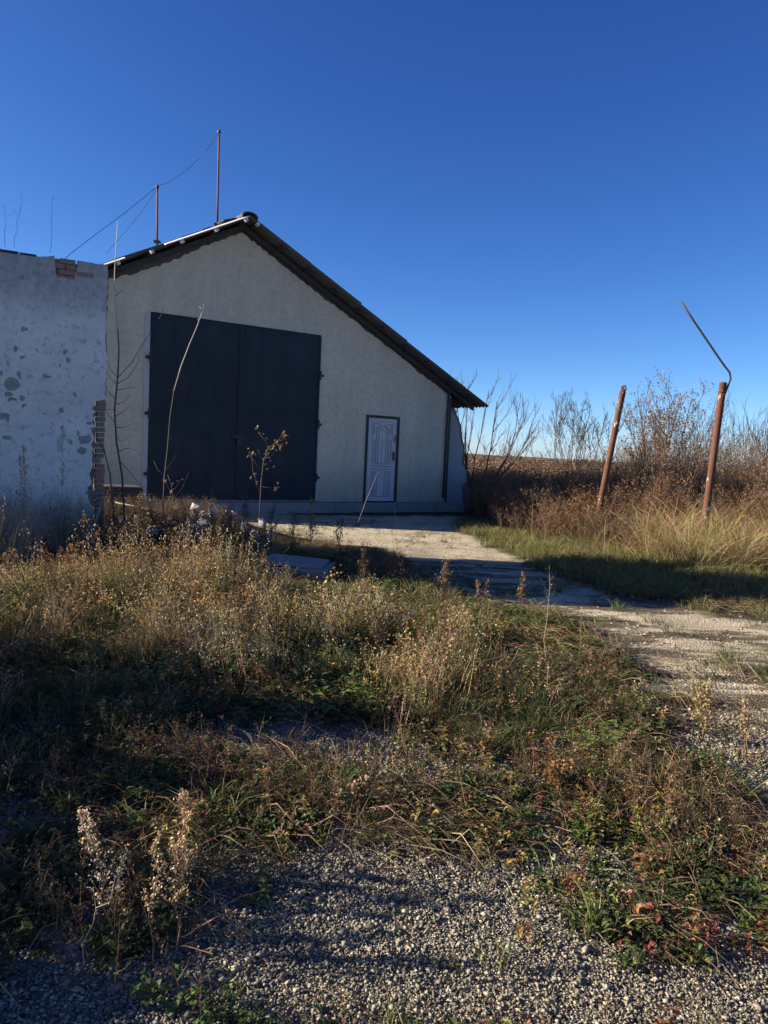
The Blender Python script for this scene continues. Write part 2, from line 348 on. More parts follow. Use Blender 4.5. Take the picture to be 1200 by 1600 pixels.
for (px, py, rx, rz) in ((18, 600, .10, .075), (30, 585, .03, .06), (40, 514, .04, .035), (25, 546, .03, .045), (34, 557, .035, .03), (73, 588, .06, .03), (13, 616, .04, .05), (19, 626, .04, .025), (33, 624, .03, .04), (38, 634, .03, .02), (10, 652, .04, .04), (2, 650, .03, .035), (12, 684, .05, .03), (3, 582, .02, .03),
                         (133, 687, .07, .07), (150, 700, .06, .12), (139, 660, .05, .03), (146, 672, .04, .05), (128, 705, .05, .06), (122, 678, .03, .04), (152, 735, .06, .09), (118, 618, .02, .025), (97, 642, .02, .02), (68, 646, .025, .02), (60, 430, .06, .012), (92, 424, .05, .02), (160, 573, .015, .012)):
    cx, cz = wall_loc(px, py); sb = node(t, 'ShaderNodeVectorMath', operation='SUBTRACT'); t.links.new(wa.outputs[0], sb.inputs[0]); sb.inputs[1].default_value = (cx+.08, .08, cz+.08)
    sc_ = node(t, 'ShaderNodeVectorMath', operation='MULTIPLY'); t.links.new(sb.outputs[0], sc_.inputs[0]); sc_.inputs[1].default_value = (1/rx, 0, 1/rz)
    le = node(t, 'ShaderNodeVectorMath', operation='LENGTH'); t.links.new(sc_.outputs[0], le.inputs[0])
    chip = math_(t, 'MAXIMUM', chip, ramp(t, le.outputs['Value'], [(.86, 1), (1.0, 0)]))
c = mix(t, chip, c, mix(t, n2, (.16, .15, .13), (.52, .50, .45)))
t.links.new(c, b.inputs['Base Color'])
bumpn(t, b, math_(t, 'ADD', math_(t, 'MULTIPLY', chip, -1.2), math_(t, 'ADD', math_(t, 'MULTIPLY', n2, .8), math_(t, 'MULTIPLY', n5, .25))), .7, .02)

M_BRICK, t, b = mat('old_red_brick', (.3, .12, .07), .9, .1)
oi = node(t, 'ShaderNodeObjectInfo')
c = mix(t, oi.outputs['Random'], (.30, .10, .055), (.20, .12, .085)); c = mix(t, ramp(t, noise(t, 22), [(.45, 0), (.62, 1)]), c, (.42, .38, .34))
t.links.new(c, b.inputs['Base Color']); bumpn(t, b, noise(t, 60), .5, .006)
M_MORTAR, t, b = mat('crumbling_mortar', (.22, .2, .17), .95, .1)
t.links.new(mix(t, noise(t, 8, 9, .7), (.11, .10, .085), (.30, .27, .23)), b.inputs['Base Color']); bumpn(t, b, noise(t, 25, 8), .8, .02)
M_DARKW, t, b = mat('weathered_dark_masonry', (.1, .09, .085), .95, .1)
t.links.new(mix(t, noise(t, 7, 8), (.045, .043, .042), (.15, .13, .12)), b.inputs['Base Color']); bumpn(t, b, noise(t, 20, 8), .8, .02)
M_CONC, t, b = mat('aged_concrete', (.3, .29, .27), .92, .15)
v = coords(t); c = mix(t, noise(t, 5, 9, .7, v), (.17, .165, .15), (.36, .35, .33)); c = mix(t, ramp(t, noise(t, 30, 6), [(.35, .6), (.5, 0)]), c, (.12, .115, .10))
t.links.new(c, b.inputs['Base Color']); bumpn(t, b, noise(t, 35, 8), .6, .008)
M_ROOF, t, b = mat('fibre_cement_sheet', (.16, .155, .15), .9, .15)
t.links.new(mix(t, noise(t, 5, 9, .7), (.06, .062, .065), (.15, .155, .16)), b.inputs['Base Color']); bumpn(t, b, noise(t, 40, 6), .4, .004)
M_WOOD, t, b = mat('grey_roof_timber', (.3, .26, .21), .85)
t.links.new(mix(t, noise(t, 12, 6, .6, coords(t, (1, .15, 1))), (.035, .034, .034), (.07, .066, .062)), b.inputs['Base Color'])
M_FASC, t, b = mat('pale_rake_batten', (.7, .64, .55), .7)
t.links.new(mix(t, noise(t, 9), (.5, .43, .36), (.78, .72, .64)), b.inputs['Base Color'])
M_GATE, t, b = mat('dark_blue_steel', (.012, .022, .04), .55, .35)
c = mix(t, noise(t, 2.5, 7, .6), (.005, .011, .02), (.008, .017, .028)); t.links.new(c, b.inputs['Base Color'])
t.links.new(ramp(t, noise(t, 5, 7), [(.3, .45), (.7, .7)]), b.inputs['Roughness'])
M_IRON, t, b = mat('dark_iron', (.03, .03, .035), .6, .4)
t.links.new(mix(t, noise(t, 20), (.015, .015, .02), (.06, .045, .04)), b.inputs['Base Color'])
M_DOOR, t, b = mat('off_white_door', (.5, .48, .46), .6, .3)
t.links.new(mix(t, noise(t, 5, 7, .6), (.46, .45, .44), (.58, .57, .56)), b.inputs['Base Color'])
M_MOULD, t, b = mat('door_moulding_grey', (.2, .195, .19), .6, .3)
t.links.new(mix(t, noise(t, 9), (.25, .245, .245), (.36, .35, .35)), b.inputs['Base Color'])
M_RUST, t, b = mat('rusty_pipe', (.2, .08, .04), .85, .25)
v = coords(t); n1 = noise(t, 9, 9, .7, v); n2 = noise(t, 2.4, 7, .65, v)
c = mix(t, ramp(t, n1, [(.3, 0), (.7, 1)]), (.06, .026, .02), (.17, .07, .038)); c = mix(t, ramp(t, n2, [(.45, 0), (.6, .7)]), c, (.10, .058, .045))
fl = ramp(t, noise(t, 13, 7, .7, coords(t, (1, 1, .45))), [(.61, 0), (.64, 1)])
c = mix(t, fl, c, (.62, .58, .52)); t.links.new(c, b.inputs['Base Color']); bumpn(t, b, math_(t, 'ADD', n1, fl), .5, .004)

# ------------------------------------------------------------------ ground sheet
def axis(a, b, st, ext):
    c = np.arange(a, b, st); hi = [b]; s_ = st
    while hi[-1] < ext: s_ *= 1.22; hi.append(hi[-1]+s_)
    lo = [a-st]; s_ = st
    while lo[-1] > -ext if ext > 0 else False: s_ *= 1.22; lo.append(lo[-1]-s_)
    return np.concatenate([lo[::-1], c, hi])
ax = axis(-7, 9, .075, 3500); ay = axis(0, 17, .075, 5000); ay = ay[ay > -300]
XX, YY = np.meshgrid(ax, ay); ZZ = height(XX, YY)
near = (np.abs(XX) < 10) & (YY < 18); ZZ = ZZ+np.where(near, .018*(fbm(XX, YY, 9, 4)-.5), 0)
sd = road_sd(XX, YY)
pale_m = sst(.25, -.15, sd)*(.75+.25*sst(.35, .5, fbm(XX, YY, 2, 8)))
grav = sst(5.4, 4.2, YY+(fbm(XX, YY, 1.3, 6)-.5)*2)*sst(.2, .45, fbm(XX, YY, 1.2, 11)+.12)
grav = grav*np.where(YY > 2.9, sst(-1.5, -.6, XX), 1)
farm = sst(28, 60, YY)
nx, ny = len(ax), len(ay); idx = np.arange(nx*ny).reshape(ny, nx)
q = np.stack([idx[:-1, :-1], idx[:-1, 1:], idx[1:, 1:], idx[1:, :-1]], -1).reshape(-1, 4)
T = np.concatenate([q[:, [0, 1, 2]], q[:, [0, 2, 3]]])
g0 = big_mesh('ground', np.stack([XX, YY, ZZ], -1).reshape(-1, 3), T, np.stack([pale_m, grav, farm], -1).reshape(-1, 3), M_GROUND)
g0.data.polygons.foreach_set('use_smooth', [True]*len(g0.data.polygons))
tag(g0, kind='structure')

# ------------------------------------------------------------------ garage
GA = (-4.78, 14.97, 0); GTH = math.radians(33)
gar = empty('garage', GA, GTH)
tag(gar, 'long grey plastered garage with a steep gable, dark double gate and white side door', 'garage')
GS = np.array([math.cos(GTH), math.sin(GTH), 0]); GN = np.array([-GS[1], GS[0], 0]); GA_ = np.array(GA)
def gw(s, y, z): return GA_+GS*s+GN*y+np.array([0, 0, z])
AP_S, AP_Z, SL = 1.85, 5.88, .515          # ridge
LE, RE = -1.95, 8.33                        # eaves
def rz_(s): return AP_Z-SL*abs(s-AP_S)
L_W, R_W = -1.3, 7.56
GX0, GX1, GZ = 0.02, 3.80, 3.72
DX0, DX1, DZ = 5.08, 6.02, 2.06
BLEN = 12.
# masonry core of the gable (shows dark between plaster and roof)
g = G()
top = lambda s: rz_(s)-.15
g.prism([(L_W, -.28), (GX0, -.28), (GX0, top(GX0)), (L_W, top(L_W))], .02, .32)
g.prism([(GX0, GZ+.02), (GX1, GZ+.02), (GX1, top(GX1)), (AP_S, top(AP_S)), (GX0, top(GX0))], .02, .32)
g.prism([(GX1, -.28), (DX0, -.28), (DX0, top(DX0)), (GX1, top(GX1))], .02, .32)
g.prism([(DX0, DZ), (DX1, DZ), (DX1, top(DX1)), (DX0, top(DX0))], .02, .32)
g.prism([(DX1, -.28), (R_W, -.28), (R_W, top(R_W)), (DX1, top(DX1))], .02, .32)
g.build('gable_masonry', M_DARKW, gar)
# plaster coat with a ragged upper edge, built as strips so that the edge wanders
rp = np.random.default_rng(5)
sx = np.unique(np.round(np.concatenate([np.arange(L_W, R_W, .07), [GX0, GX1, DX0, DX1, R_W]]), 3))
ragg = {s: rz_(s)-.235-.05*rp.random()**2-.05*float(vnoise(s, 0, 1.7, 3)) - (.10*float(vnoise(s, 2, .8, 6)) if s < 1 else 0) for s in sx}
g = G()
for i in range(len(sx)-1):
    a, b_ = sx[i], sx[i+1]
    if b_-a < .004: continue
    m_ = (a+b_)/2; z0 = -.0
    if GX0 < m_ < GX1: z0 = GZ+.02
    if DX0 < m_ < DX1: z0 = DZ+.0
    V = [(a, 0, z0), (b_, 0, z0), (b_, 0, ragg[b_]), (a, 0, ragg[a]), (a, .018, ragg[a]), (b_, .018, ragg[b_])]
    g.add(V, [(0, 1, 2, 3), (3, 2, 5, 4)])
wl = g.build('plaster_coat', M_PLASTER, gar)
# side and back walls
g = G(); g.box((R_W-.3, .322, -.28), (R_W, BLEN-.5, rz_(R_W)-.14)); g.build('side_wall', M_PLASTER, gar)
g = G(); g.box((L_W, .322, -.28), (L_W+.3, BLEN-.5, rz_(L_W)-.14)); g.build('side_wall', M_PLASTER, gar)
g = G(); g.prism([(L_W, -.28), (R_W, -.28), (R_W, top(R_W)-.01), (AP_S, top(AP_S)-.01), (L_W, top(L_W)-.01)], BLEN-.5, BLEN-.2); g.build('back_wall', M_PLASTER, gar)
# pale bands beside the gate
g = G(); g.box((GX0-.115, -.012, 0), (GX0-.01, .016, GZ-.02)); g.build('gate_jamb', M_JAMB, gar)
g = G(); g.box((GX1+.012, -.010, 0), (GX1+.062, .016, GZ-.05)); g.build('gate_jamb', M_JAMB, gar)
# gate leaves
mid = (GX0+GX1)/2
for (a, b_, hx) in ((GX0+.004, mid-.006, GX0), (mid+.006, GX1-.004, GX1)):
    g = G(); g.box((a, -.02, .035), (b_, .03, GZ))
    lf = g.build('gate_leaf', M_GATE, gar)
    g = G()
    for (x0, x1, z0, z1) in ((a, a+.05, .035, GZ), (b_-.05, b_, .035, GZ), (a+.052, b_-.052, GZ-.055, GZ), (a+.052, b_-.052, .035, .095)):
        g.box((x0, -.032, z0), (x1, -.0205, z1))
    g.build('leaf_frame', M_GATE, lf)
    for z in (.55, 1.75, 2.85):
        g = G(); g.tube([(hx, -.045, z-.10), (hx, -.045, z+.10)], .024, 8); g.box((hx-.09 if hx < 1 else hx-.01, -.034, z-.03), (hx+.01 if hx < 1 else hx+.09, -.022, z+.03))
        g.build('hinge', M_IRON, lf)
g = G(); g.box((mid-.03, -.040, .035), (mid+.03, -.033, GZ-.01)); g.build('gate_cover_strip', M_GATE, gar)
g = G(); g.box((mid-.16, -.06, 1.35), (mid+.10, -.041, 1.41)); g.box((mid-.05, -.072, 1.22), (mid+.03, -.041, 1.34)); g.build('gate_latch', M_IRON, gar)
g = G(); g.box((GX0-.05, -.05, 0.002), (GX1+.05, .03, .032)); g.build('gate_sill', M_CONC, gar)
# door
g = G(); fw = .06
g.box((DX0, -.03, 0), (DX0+fw, .04, DZ-fw-.001)); g.box((DX1-fw, -.03, 0), (DX1, .04, DZ-fw-.001)); g.box((DX0, -.03, DZ-fw), (DX1, .04, DZ))
g.build('door_frame', M_IRON, gar)
g = G(); g.box((DX0+fw+.003, .0, .02), (DX1-fw-.003, .035, DZ-fw-.004)); dr = g.build('door_leaf', M_DOOR, gar)
dw = DX1-DX0-2*fw; dx = DX0+fw; dh = DZ-fw-.03
def uv(u, v_): return (dx+u*dw, -.004, .03+v_*dh)
def mould(pts, nm='moulding', r=.009):
    g = G(); g.tube([uv(*p) for p in pts], r, 5); g.build(nm, M_MOULD, dr)
arch = lambda cx, r, z0, zc, sq=.42: [(cx-r, z0)]+[(cx-r*math.cos(k), zc+r*sq*math.sin(k)) for k in np.linspace(0, PI, 11)]+[(cx+r, z0)]
mould(arch(.5, .20, .45, .82)); mould(arch(.5, .13, .45, .815)); mould([(.30, .45), (.70, .45)])
mould([(.2, .93), (.42, .93), (.42, .905), (.26, .87), (.2, .80), (.2, .93)]); mould([(.8, .93), (.58, .93), (.58, .905), (.74, .87), (.8, .80), (.8, .93)])
mould([(.15, .74), (.15, .96), (.85, .96), (.85, .74)], r=.006)
mould([(.18, .46), (.18, .74), (.25, .74), (.25, .46)]); mould([(.82, .46), (.82, .74), (.75, .74), (.75, .46)])
mould([(.15, .42), (.85, .42)]); mould([(.15, .385), (.85, .385)])
mould([(.30, .05), (.30, .36), (.70, .36), (.70, .05), (.30, .05)]); mould([(.37, .05), (.37, .36)]); mould([(.63, .05), (.63, .36)])
mould([(.18, .05), (.18, .36), (.24, .36), (.24, .05), (.18, .05)]); mould([(.82, .05), (.82, .36), (.76, .36), (.76, .05), (.82, .05)])
mould([(.5, .45), (.5, .78)], r=.006)
g = G(); g.box((dx+dw*.89, -.02, 1.0), (dx+dw*.94, -.001, 1.22)); hp = g.build('lock_plate', M_IRON, dr)
g = G(); g.tube([(dx+dw*.915, -.02, 1.17), (dx+dw*.915, -.06, 1.17), (dx+dw*.78, -.062, 1.17)], .010, 6); g.build('door_handle', M_IRON, dr)
g = G(); g.tube([(dx+dw*.93, -.02, 1.45), (dx+dw*.93, -.03, 1.62)], .012, 6); g.build('door_pull', M_IRON, dr)
# corner strip and drainpipe
g = G(); g.box((R_W-.05, -.012, -.05), (R_W+.012, -.001, rz_(R_W)-.30)); g.box((R_W+.001, -.001, -.05), (R_W+.012, .12, rz_(R_W)-.3)); g.build('corner_strip', M_IRON, gar)
g = G(); g.tube([(R_W-.13, -.05, .1), (R_W-.13, -.05, 2.2), (R_W-.12, -.05, 2.75), (R_W-.10, -.16, 2.85)], .028, 7); g.build('drainpipe', M_IRON, gar, smooth=True)
# concrete step slabs
xs = [L_W, -.2, .98, 1.45, 2.7, 4.2, 5.9, 7.1, 8.0]
for i in range(len(xs)-1):
    g = G(); d_ = .015*rp.random()
    g.box((xs[i]+.008, -.22-d_, -.36), (xs[i+1]-.008, -.003, -.003-.6*d_)); g.build('step_slab', M_CONC, gar)
# roof
def wave_sheet(length, width=1.1, pitch=.135, amp=.022, th=.007):
    n = int(width/pitch*6); g = G(); V = []
    ys = np.linspace(0, width, n+1)
    z = amp*np.cos(ys/pitch*2*PI)
    for zz in (0, -th):
        for x in (0, length): V += [(x, y, h+zz) for y, h in zip(ys, z)]
    m = n+1; F = []
    for i in range(n):
        F += [(i, m+i, m+i+1, i+1), (2*m+i, 2*m+i+1, 3*m+i+1, 3*m+i), (i, i+1, 2*m+i+1, 2*m+i), (m+i, 3*m+i, 3*m+i+1, m+i+1)]
    F += [(0, 2*m, 3*m, m), (n, m+n, 3*m+n, 2*m+n)]
    g.add(V, F); return g
for side in (1, -1):
    hor = (RE-AP_S) if side == 1 else (AP_S-LE); tot = hor/math.cos(math.atan(SL)); rows = 5 if side == 1 else 3
    Lr = tot/rows; sheet = None; ang = math.atan(SL)
    for r_ in range(rows):
        for c_ in range(11):
            if sheet is None: sheet = wave_sheet(Lr+.12).build('roof_sheet', M_ROOF, gar)
            o = sheet if (r_ == 0 and c_ == 0) else sheet.copy()
            if o is not sheet: COL.objects.link(o)
            d0 = r_*Lr
            j = rp.normal(0, 1)
            # local x runs down the slope
            X_ = Vector((side*math.cos(ang), 0, -math.sin(ang)+.012)).normalized(); Y_ = Vector((0, 1, 0)); Z_ = X_.cross(Y_)
            if Z_.z < 0: Z_ = -Z_
            base = Vector((AP_S+side*math.cos(ang)*d0, -.42+c_*1.08+.012*j, AP_Z-math.sin(ang)*d0-.028+.004*(c_ % 2)-.002))
            M = Matrix((X_, Y_, Z_)).transposed().to_4x4(); M.translation = base
            o.parent = gar; o.matrix_local = M
# purlins running the length of the roof, ends showing at the gable
for s_ in (-1.35, -.74, -.13, .45, 1.13, 1.74, 2.02, 2.65, 3.3, 3.95, 4.6, 5.25, 5.9, 6.55, 7.2, 7.85):
    g = G(); z = rz_(s_)-.062; a = -math.atan(SL) if s_ > AP_S else math.atan(SL)
    R = Matrix.Translation((s_, 0, z)) @ Matrix.Rotation(-a, 4, 'Y')
    g.box((-.028, -.40, -.055), (.028, BLEN-.1, .0), M=R); pu = g.build('purlin', M_WOOD, gar)
    if s_ < 2.3: g = G(); g.box((-.03, -.50-.03*rp.random(), -.06), (.03, -.401, .0), M=R); g.build('sunlit_end', M_FASC, pu)  # pale end block: sunlight on the purlin end put into its colour
for s_ in np.arange(0, 1):
    for side in (1, -1):
        e = RE-.1 if side == 1 else LE+.1
        g = G(); V0 = (AP_S, rz_(AP_S)-.125); V1 = (e, rz_(e)-.125)
        g.prism([(V0[0], V0[1]-.1), (V1[0], V1[1]-.1), (V1[0], V1[1]), V0][::side], -.10, -.03); g.build('rafter', M_WOOD, gar)
# rake battens on the left slope
def batten(s0, s1, off=.0, nm='rake_batten', wd=.075):
    u_ = np.array([1, 0, SL]); u_ /= np.linalg.norm(u_); nn = np.array([-u_[2], 0, u_[0]]); fr = np.array([0, -1., 0])
    w_ = (nn*-.35+fr*.937); w_ = w_*wd          # sloping outward face
    P0 = np.array([s0, -.43, rz_(s0)-.012+off]); P1 = np.array([s1, -.43, rz_(s1)-.012+off]); th = -np.array([0, .35, .94])*.018
    V = [P0, P1, P1+w_, P0+w_]; V += [p+th for p in V]
    g = G(); g.add(V, [(0, 3, 2, 1), (4, 5, 6, 7), (0, 1, 5, 4), (1, 2, 6, 5), (2, 3, 7, 6), (3, 0, 4, 7)]); g.build(nm, M_FASC, gar)
batten(.12, 1.80, .0); batten(-1.05, -.62, .0); 
# ridge caps
for c_ in range(11):
    g = G(); y0 = -.44+c_*1.08; P = []
    n = 8; pr = [(AP_S+.20*math.cos(k)*.9, AP_Z-.05+.10*math.sin(k)) for k in np.linspace(-.3, PI+.3, n)]
    V = [(x, y0, z) for x, z in pr]+[(x, y0+1.1, z+.01) for x, z in pr]+[(AP_S+(x-AP_S)*.88, y0, z-.014) for x, z in pr]+[(AP_S+(x-AP_S)*.88, y0+1.1, z-.004) for x, z in pr]
    F = []
    for i in range(n-1): F += [(i, i+1, n+i+1, n+i), (2*n+i, 3*n+i, 3*n+i+1, 2*n+i+1), (i, 2*n+i, 2*n+i+1, i+1), (n+i, n+i+1, 3*n+i+1, 3*n+i)]
    g.add(V, F); g.build('ridge_cap', M_ROOF, gar)
for (s0, y_, L_, a) in ((1.45, -.2, .34, .25), (1.1, .1, .22, .05), (1.62, .3, .3, .6)):
    g = G(); R = Matrix.Translation((s0, y_, rz_(s0)+.05)) @ Matrix.Rotation(-math.atan(SL)+a*.4, 4, 'Y') @ Matrix.Rotation(a, 4, 'Z')
    g.box((-L_/2, -.12, -.012), (L_/2, .12, .012), M=R); g.build('broken_sheet_piece', M_ROOF, gar)

# masts and wires
def mast(top_px, base_px, Y, r, label):
    p1 = at(*top_px, Y); p0 = at(*base_px, Y)
    o = empty('mast', p0)
    d = p1-p0
    g = G(); g.tube([-.12*d/np.linalg.norm(d), d*.33, d*.66, d], [r, r, r*.95, r*.9], 7); g.build('pole', M_RUST2, o, smooth=True)
    g = G(); g.box((-.06, -.06, -.03), (.06, .06, .012)); g.build('base_plate', M_IRON, o)
    g = G(); g.tube([d-np.array([0, 0, .06]), d-np.array([0, 0, .02])], r*1.7, 7); g.build('clamp', M_IRON, o)
    tag(o, label, 'mast', 'thin metal masts on the garage roof'); return p1
M_RUST2, t, b = mat('rusty_red_steel', (.16, .05, .035), .7, .3)
t.links.new(mix(t, noise(t, 14), (.08, .028, .022), (.20, .065, .04)), b.inputs['Base Color'])
# find the depth at which the mast foot meets the left roof slope
def roof_Y(px, py, yl):
    for Y in np.arange(14, 28, .02):
        p = at(px, py, Y)-GA_; s_ = p@GS; 
        if p[2] <= rz_(s_) and p@GN > -.3 and s_ < AP_S: return Y
    return 18.
Ym1 = roof_Y(339.5, 350, 0); Ym2 = roof_Y(245.5, 377, 0)
m1 = mast((342.5, 203), (339.5, 350), 16.9, .022, 'taller thin rusty mast near the garage ridge')
m2 = mast((246, 289), (245.5, 377), 16.3, .022, 'shorter thin rusty mast halfway down the left roof slope')
def wire(pts, label, r=.0045, sag=0):
    P = np.array(pts)
    if len(P) == 2:
        k = np.linspace(0, 1, 14)[:, None]; P = P[0]*(1-k)+P[1]*k; P[:, 2] -= sag*4*(k*(1-k))[:, 0]; P += np.random.default_rng(len(label)).normal(0, .012, P.shape)
    g = G(); g.tube(P, r, 4); o = g.build('overhead_wire', M_IRON); tag(o, label, 'wire', 'loose wires strung between the roof masts')
e1 = at(112, 395, 14.6)
wire([m1-[0, 0, .05], m2], 'slack thin wire running between the two roof masts', sag=.22)
wire([m2-[0, 0, .03], at(196, 332, 15.6), at(150, 366, 15.1), e1, at(60, 440, 14.2)], 'wire dropping from the shorter mast behind the white wall', .006)
wire([m2-[0, 0, .07], at(222, 330, 15.8), at(196, 362, 15.3), at(165, 397, 14.9)], 'second wire from the shorter mast to the roof corner')

# ------------------------------------------------------------------ white ruined wall (left) with an added cross wall out of frame
WR = np.array([-3.87, 10.35, 0]); WTH = math.radians(28)
ruin = empty('ruined_wall', (WR[0], WR[1], 0), WTH)
tag(ruin, 'tall whitewashed wall with flaking plaster and bare bricks along its right edge', 'wall')
# local x: 0 at right end, negative to the left; front face at y=0 faces the camera
rw = np.random.default_rng(11)
TOPZ = lambda x: 3.58+.012*x+.03*math.sin(x*2.1)+.02*math.sin(x*7.3)+.010*math.sin(x*17)
LWALL = 2.15; H = .072; BW = .25
# core, set back behind the bricks at the right edge
pts = [(-LWALL, -.5), (-.135, -.5)]
for k in np.arange(-.4, 3.5, .12): pts.append((-.135-.03*rw.random(), k))
tp = [(x, TOPZ(x)-.02-.02*rw.random()) for x in np.linspace(-.14, -LWALL, 40)]
g = G(); g.prism(pts+tp, .035, .22); g.build('wall_core', M_MORTAR, ruin)
# individual bricks of the right end, one per course
bm_ = None
def brick(x0, x1, y0, y1, z0, hz, parent, jit=.006):
    g = G(); j = rw.normal(0, jit, 4)
    g.box((x0+j[0], y0+j[1], z0+.005), (x1+j[2], y1, z0+hz-.007)); return g.build('brick', M_BRICK, parent)
nz = int((3.50+.36)/H)
for i in range(nz):
    z = -.36+i*H; top_part = z > 1.75
    hdr = i % 2
    x0 = -.125 if hdr else -.20
    xe = -.004-(.02*rw.random() if not top_part else .008*rw.random())
    if rw.random() < .12 and not top_part: xe -= .05
    brick(-.125, xe, .030 if top_part else .010, .22, z, H, ruin)
    if z < 1.75 and rw.random() < .45: brick(-.245-.06*rw.random(), -.132, .012, .034, z, H, ruin)
# bricks in the notch at the top
for i in range(4):
    z = 3.27+i*H
    for x0 in ((-.62, -.40) if i % 2 else (-.66, -.53)):
        brick(x0, x0+(.115 if not i % 2 else .2), .006, .034, z, H, ruin)
# plaster skin outline
pl = [(-LWALL, -.5)]
z = -.5
right = []
while z < 3.50:
    if z < .3: x = -.15
    elif z < 1.72: x = -.135-.05*rw.random()-.06*float(vnoise(z, 1, 3, 2))
    else: x = -.003-.015*rw.random()-.02*float(vnoise(z, 1, 4, 3))
    right.append((x, z)); z += .045
topc = []
x = -.02
while x > -LWALL:
    if -.66 < x < -.39: zt = 3.29+.02*rw.random()+(.12 if x > -.42 else 0)
    else: zt = TOPZ(x)-.008*rw.random()-.03*max(0, float(vnoise(x, 0, 9, 2))-.6)
    topc.append((x, zt)); x -= .03
poly = pl+right+topc+[(-LWALL, 3.5)]
g = G(); g.prism(poly, 0, .029); g.build('whitewashed_plaster', M_WHITE, ruin)
g = G(); x = -.05
while x > -LWALL+.1:
    w2 = rw.uniform(.18, .32)
    if not (-.72 < x-w2/2 < -.33) and rw.random() < .45: g.box((x-w2, -.012*rw.random(), TOPZ(x)-.012), (x-.01, .21, TOPZ(x)+.008+.02*rw.random()))
    x -= w2
g.build('wall_coping', M_DARKW, ruin)
# unseen cross wall, added at the left end to throw shade over the track
cw = empty('added_cross_wall', (-6.0, 9.62, 0), math.radians(-88))
g = G(); pts = [(0, -.5), (2.15, -.5), (2.16, 3.2), (2.0, 3.6), (2.02, 4.1), (1.7, 4.25), (0, 4.3)]
g.prism(pts, 0, .35); g.build('whitewashed_plaster', M_WHITE, cw)
g = G(); g.box((.05, -.01, 4.26), (1.1, .36, 4.33)); g.build('wall_coping', M_DARKW, cw)
tag(cw, 'unseen whitewashed cross wall added left of the picture to shade the track', 'wall')

# broken white wall behind the garage's right corner
sw = empty('wall_stub', (*at(712, 790, 20.3)[:2], 0), math.radians(8))
prof = [(-.9, -.5), (.22, -.5), (.18, .1), (.14, .35), (.26, .5), (.22, .8), (.10, 1.0), (.12, 1.4), (.02, 1.7), (-.02, 2.0), (-.16, 2.3), (-.3, 2.55), (-.9, 2.6)]
g = G(); g.prism(prof, 0, .03); g.build('whitewashed_plaster', M_JAMB, sw)
g = G(); g.prism([(x+(.06 if x > -.5 else 0), z) for x, z in prof], .032, .4); g.build('wall_core', M_MORTAR, sw)
for k in range(9): g = G(); z = .1+k*.09; x = .24+.03*rw.random(); g.box((x-.1, -.01, z), (x+.1, .03, z+.07)); 
for k in range(7):
    brick(.17+.05*rw.random(), .36+.04*rw.random(), .04, .3, -.2+k*.085, .08, sw)
tag(sw, 'broken end of a white wall standing behind the right corner of the garage', 'wall')

# stack of dark sheets between wall and garage
st = empty('sheet_stack', (*at(182, 800, 12.3)[:2], .0), math.radians(30))
for k in range(9):
    g = G(); a = rw.uniform(-.04, .04); R = Matrix.Translation((rw.uniform(-.02, .02), 0, .10+k*.042)) @ Matrix.Rotation(a, 4, 'Z') @ Matrix.Rotation(rw.uniform(-.015, .015), 4, 'Y')
    g.box((-.36, -.3, -.017), (.36, .3, .017), M=R); g.build('slab', M_DARKW, st)
g = G(); g.box((-.38, -.32, -.36), (.38, .32, .08)); g.build('base_block', M_DARKW, st)
tag(st, 'dark stack of weathered slabs in the corner beside the end of the white wall', 'slab stack')

# concrete slabs lying in the weeds
sx_, sy_ = gnd(470, 915)
cs = empty('concrete_block', (-.86, 8.25, -.28), math.radians(-6)); g = G()
g.box((-.42, -.3, -.05), (.30, .35, .20)); cb = g.build('slab', M_CONC, cs)
g = G(); g.box((-.15, -.42, -.05), (.42, -.31, .10)); g.build('slab', M_CONC, cs)
g = G(); R = Matrix.Rotation(.05, 4, 'Y'); g.box((-.45, -.27, .203), (.22, .3, .245), M=R); g.build('cap_slab', M_CONC, cs)
tag(cs, 'old stepped concrete block lying in the weeds in front of the yard', 'concrete block')
for o in list(cs.children):
    bv = o.modifiers.new('bevel', 'BEVEL'); bv.width = .012; bv.segments = 2

# rubble on the mound
M_RUB = M_CONC
def rock_mesh(seed, sx=1, sy=1, sz=1):
    r = np.random.default_rng(seed); import bmesh
    bm = bmesh.new(); bmesh.ops.create_icosphere(bm, subdivisions=1, radius=.5)
    for v_ in bm.verts:
        k = 1+.28*r.normal(); v_.co = Vector((v_.co.x*k*sx, v_.co.y*k*sy, v_.co.z*k*sz))
    me = bpy.data.meshes.new('rubble'); bm.to_mesh(me); bm.free(); return me
rm = [rock_mesh(i, 1.2, .9, .6) for i in range(5)]
for m_ in rm: m_.materials.append(M_JAMB if rm.index(m_) % 2 else M_CONC)
rub_lab = ['light rubble lump on the weedy mound before the garage gate']
for i in range(46):
    x = rng.normal(-2.7, .9); y = rng.normal(11.0, .4)
    o = bpy.data.objects.new('rubble_lump', rm[i % 5]); COL.objects.link(o)
    o.location = (x, y, float(height(x, y))+.07); s_ = rng.uniform(.07, .24); o.scale = (s_, s_, s_); o.rotation_euler = tuple(rng.uniform(0, 3, 3))
    tag(o, 'pale rubble lump on the weedy mound before the garage gate', 'rubble', 'rubble lumps on the mound before the gate')

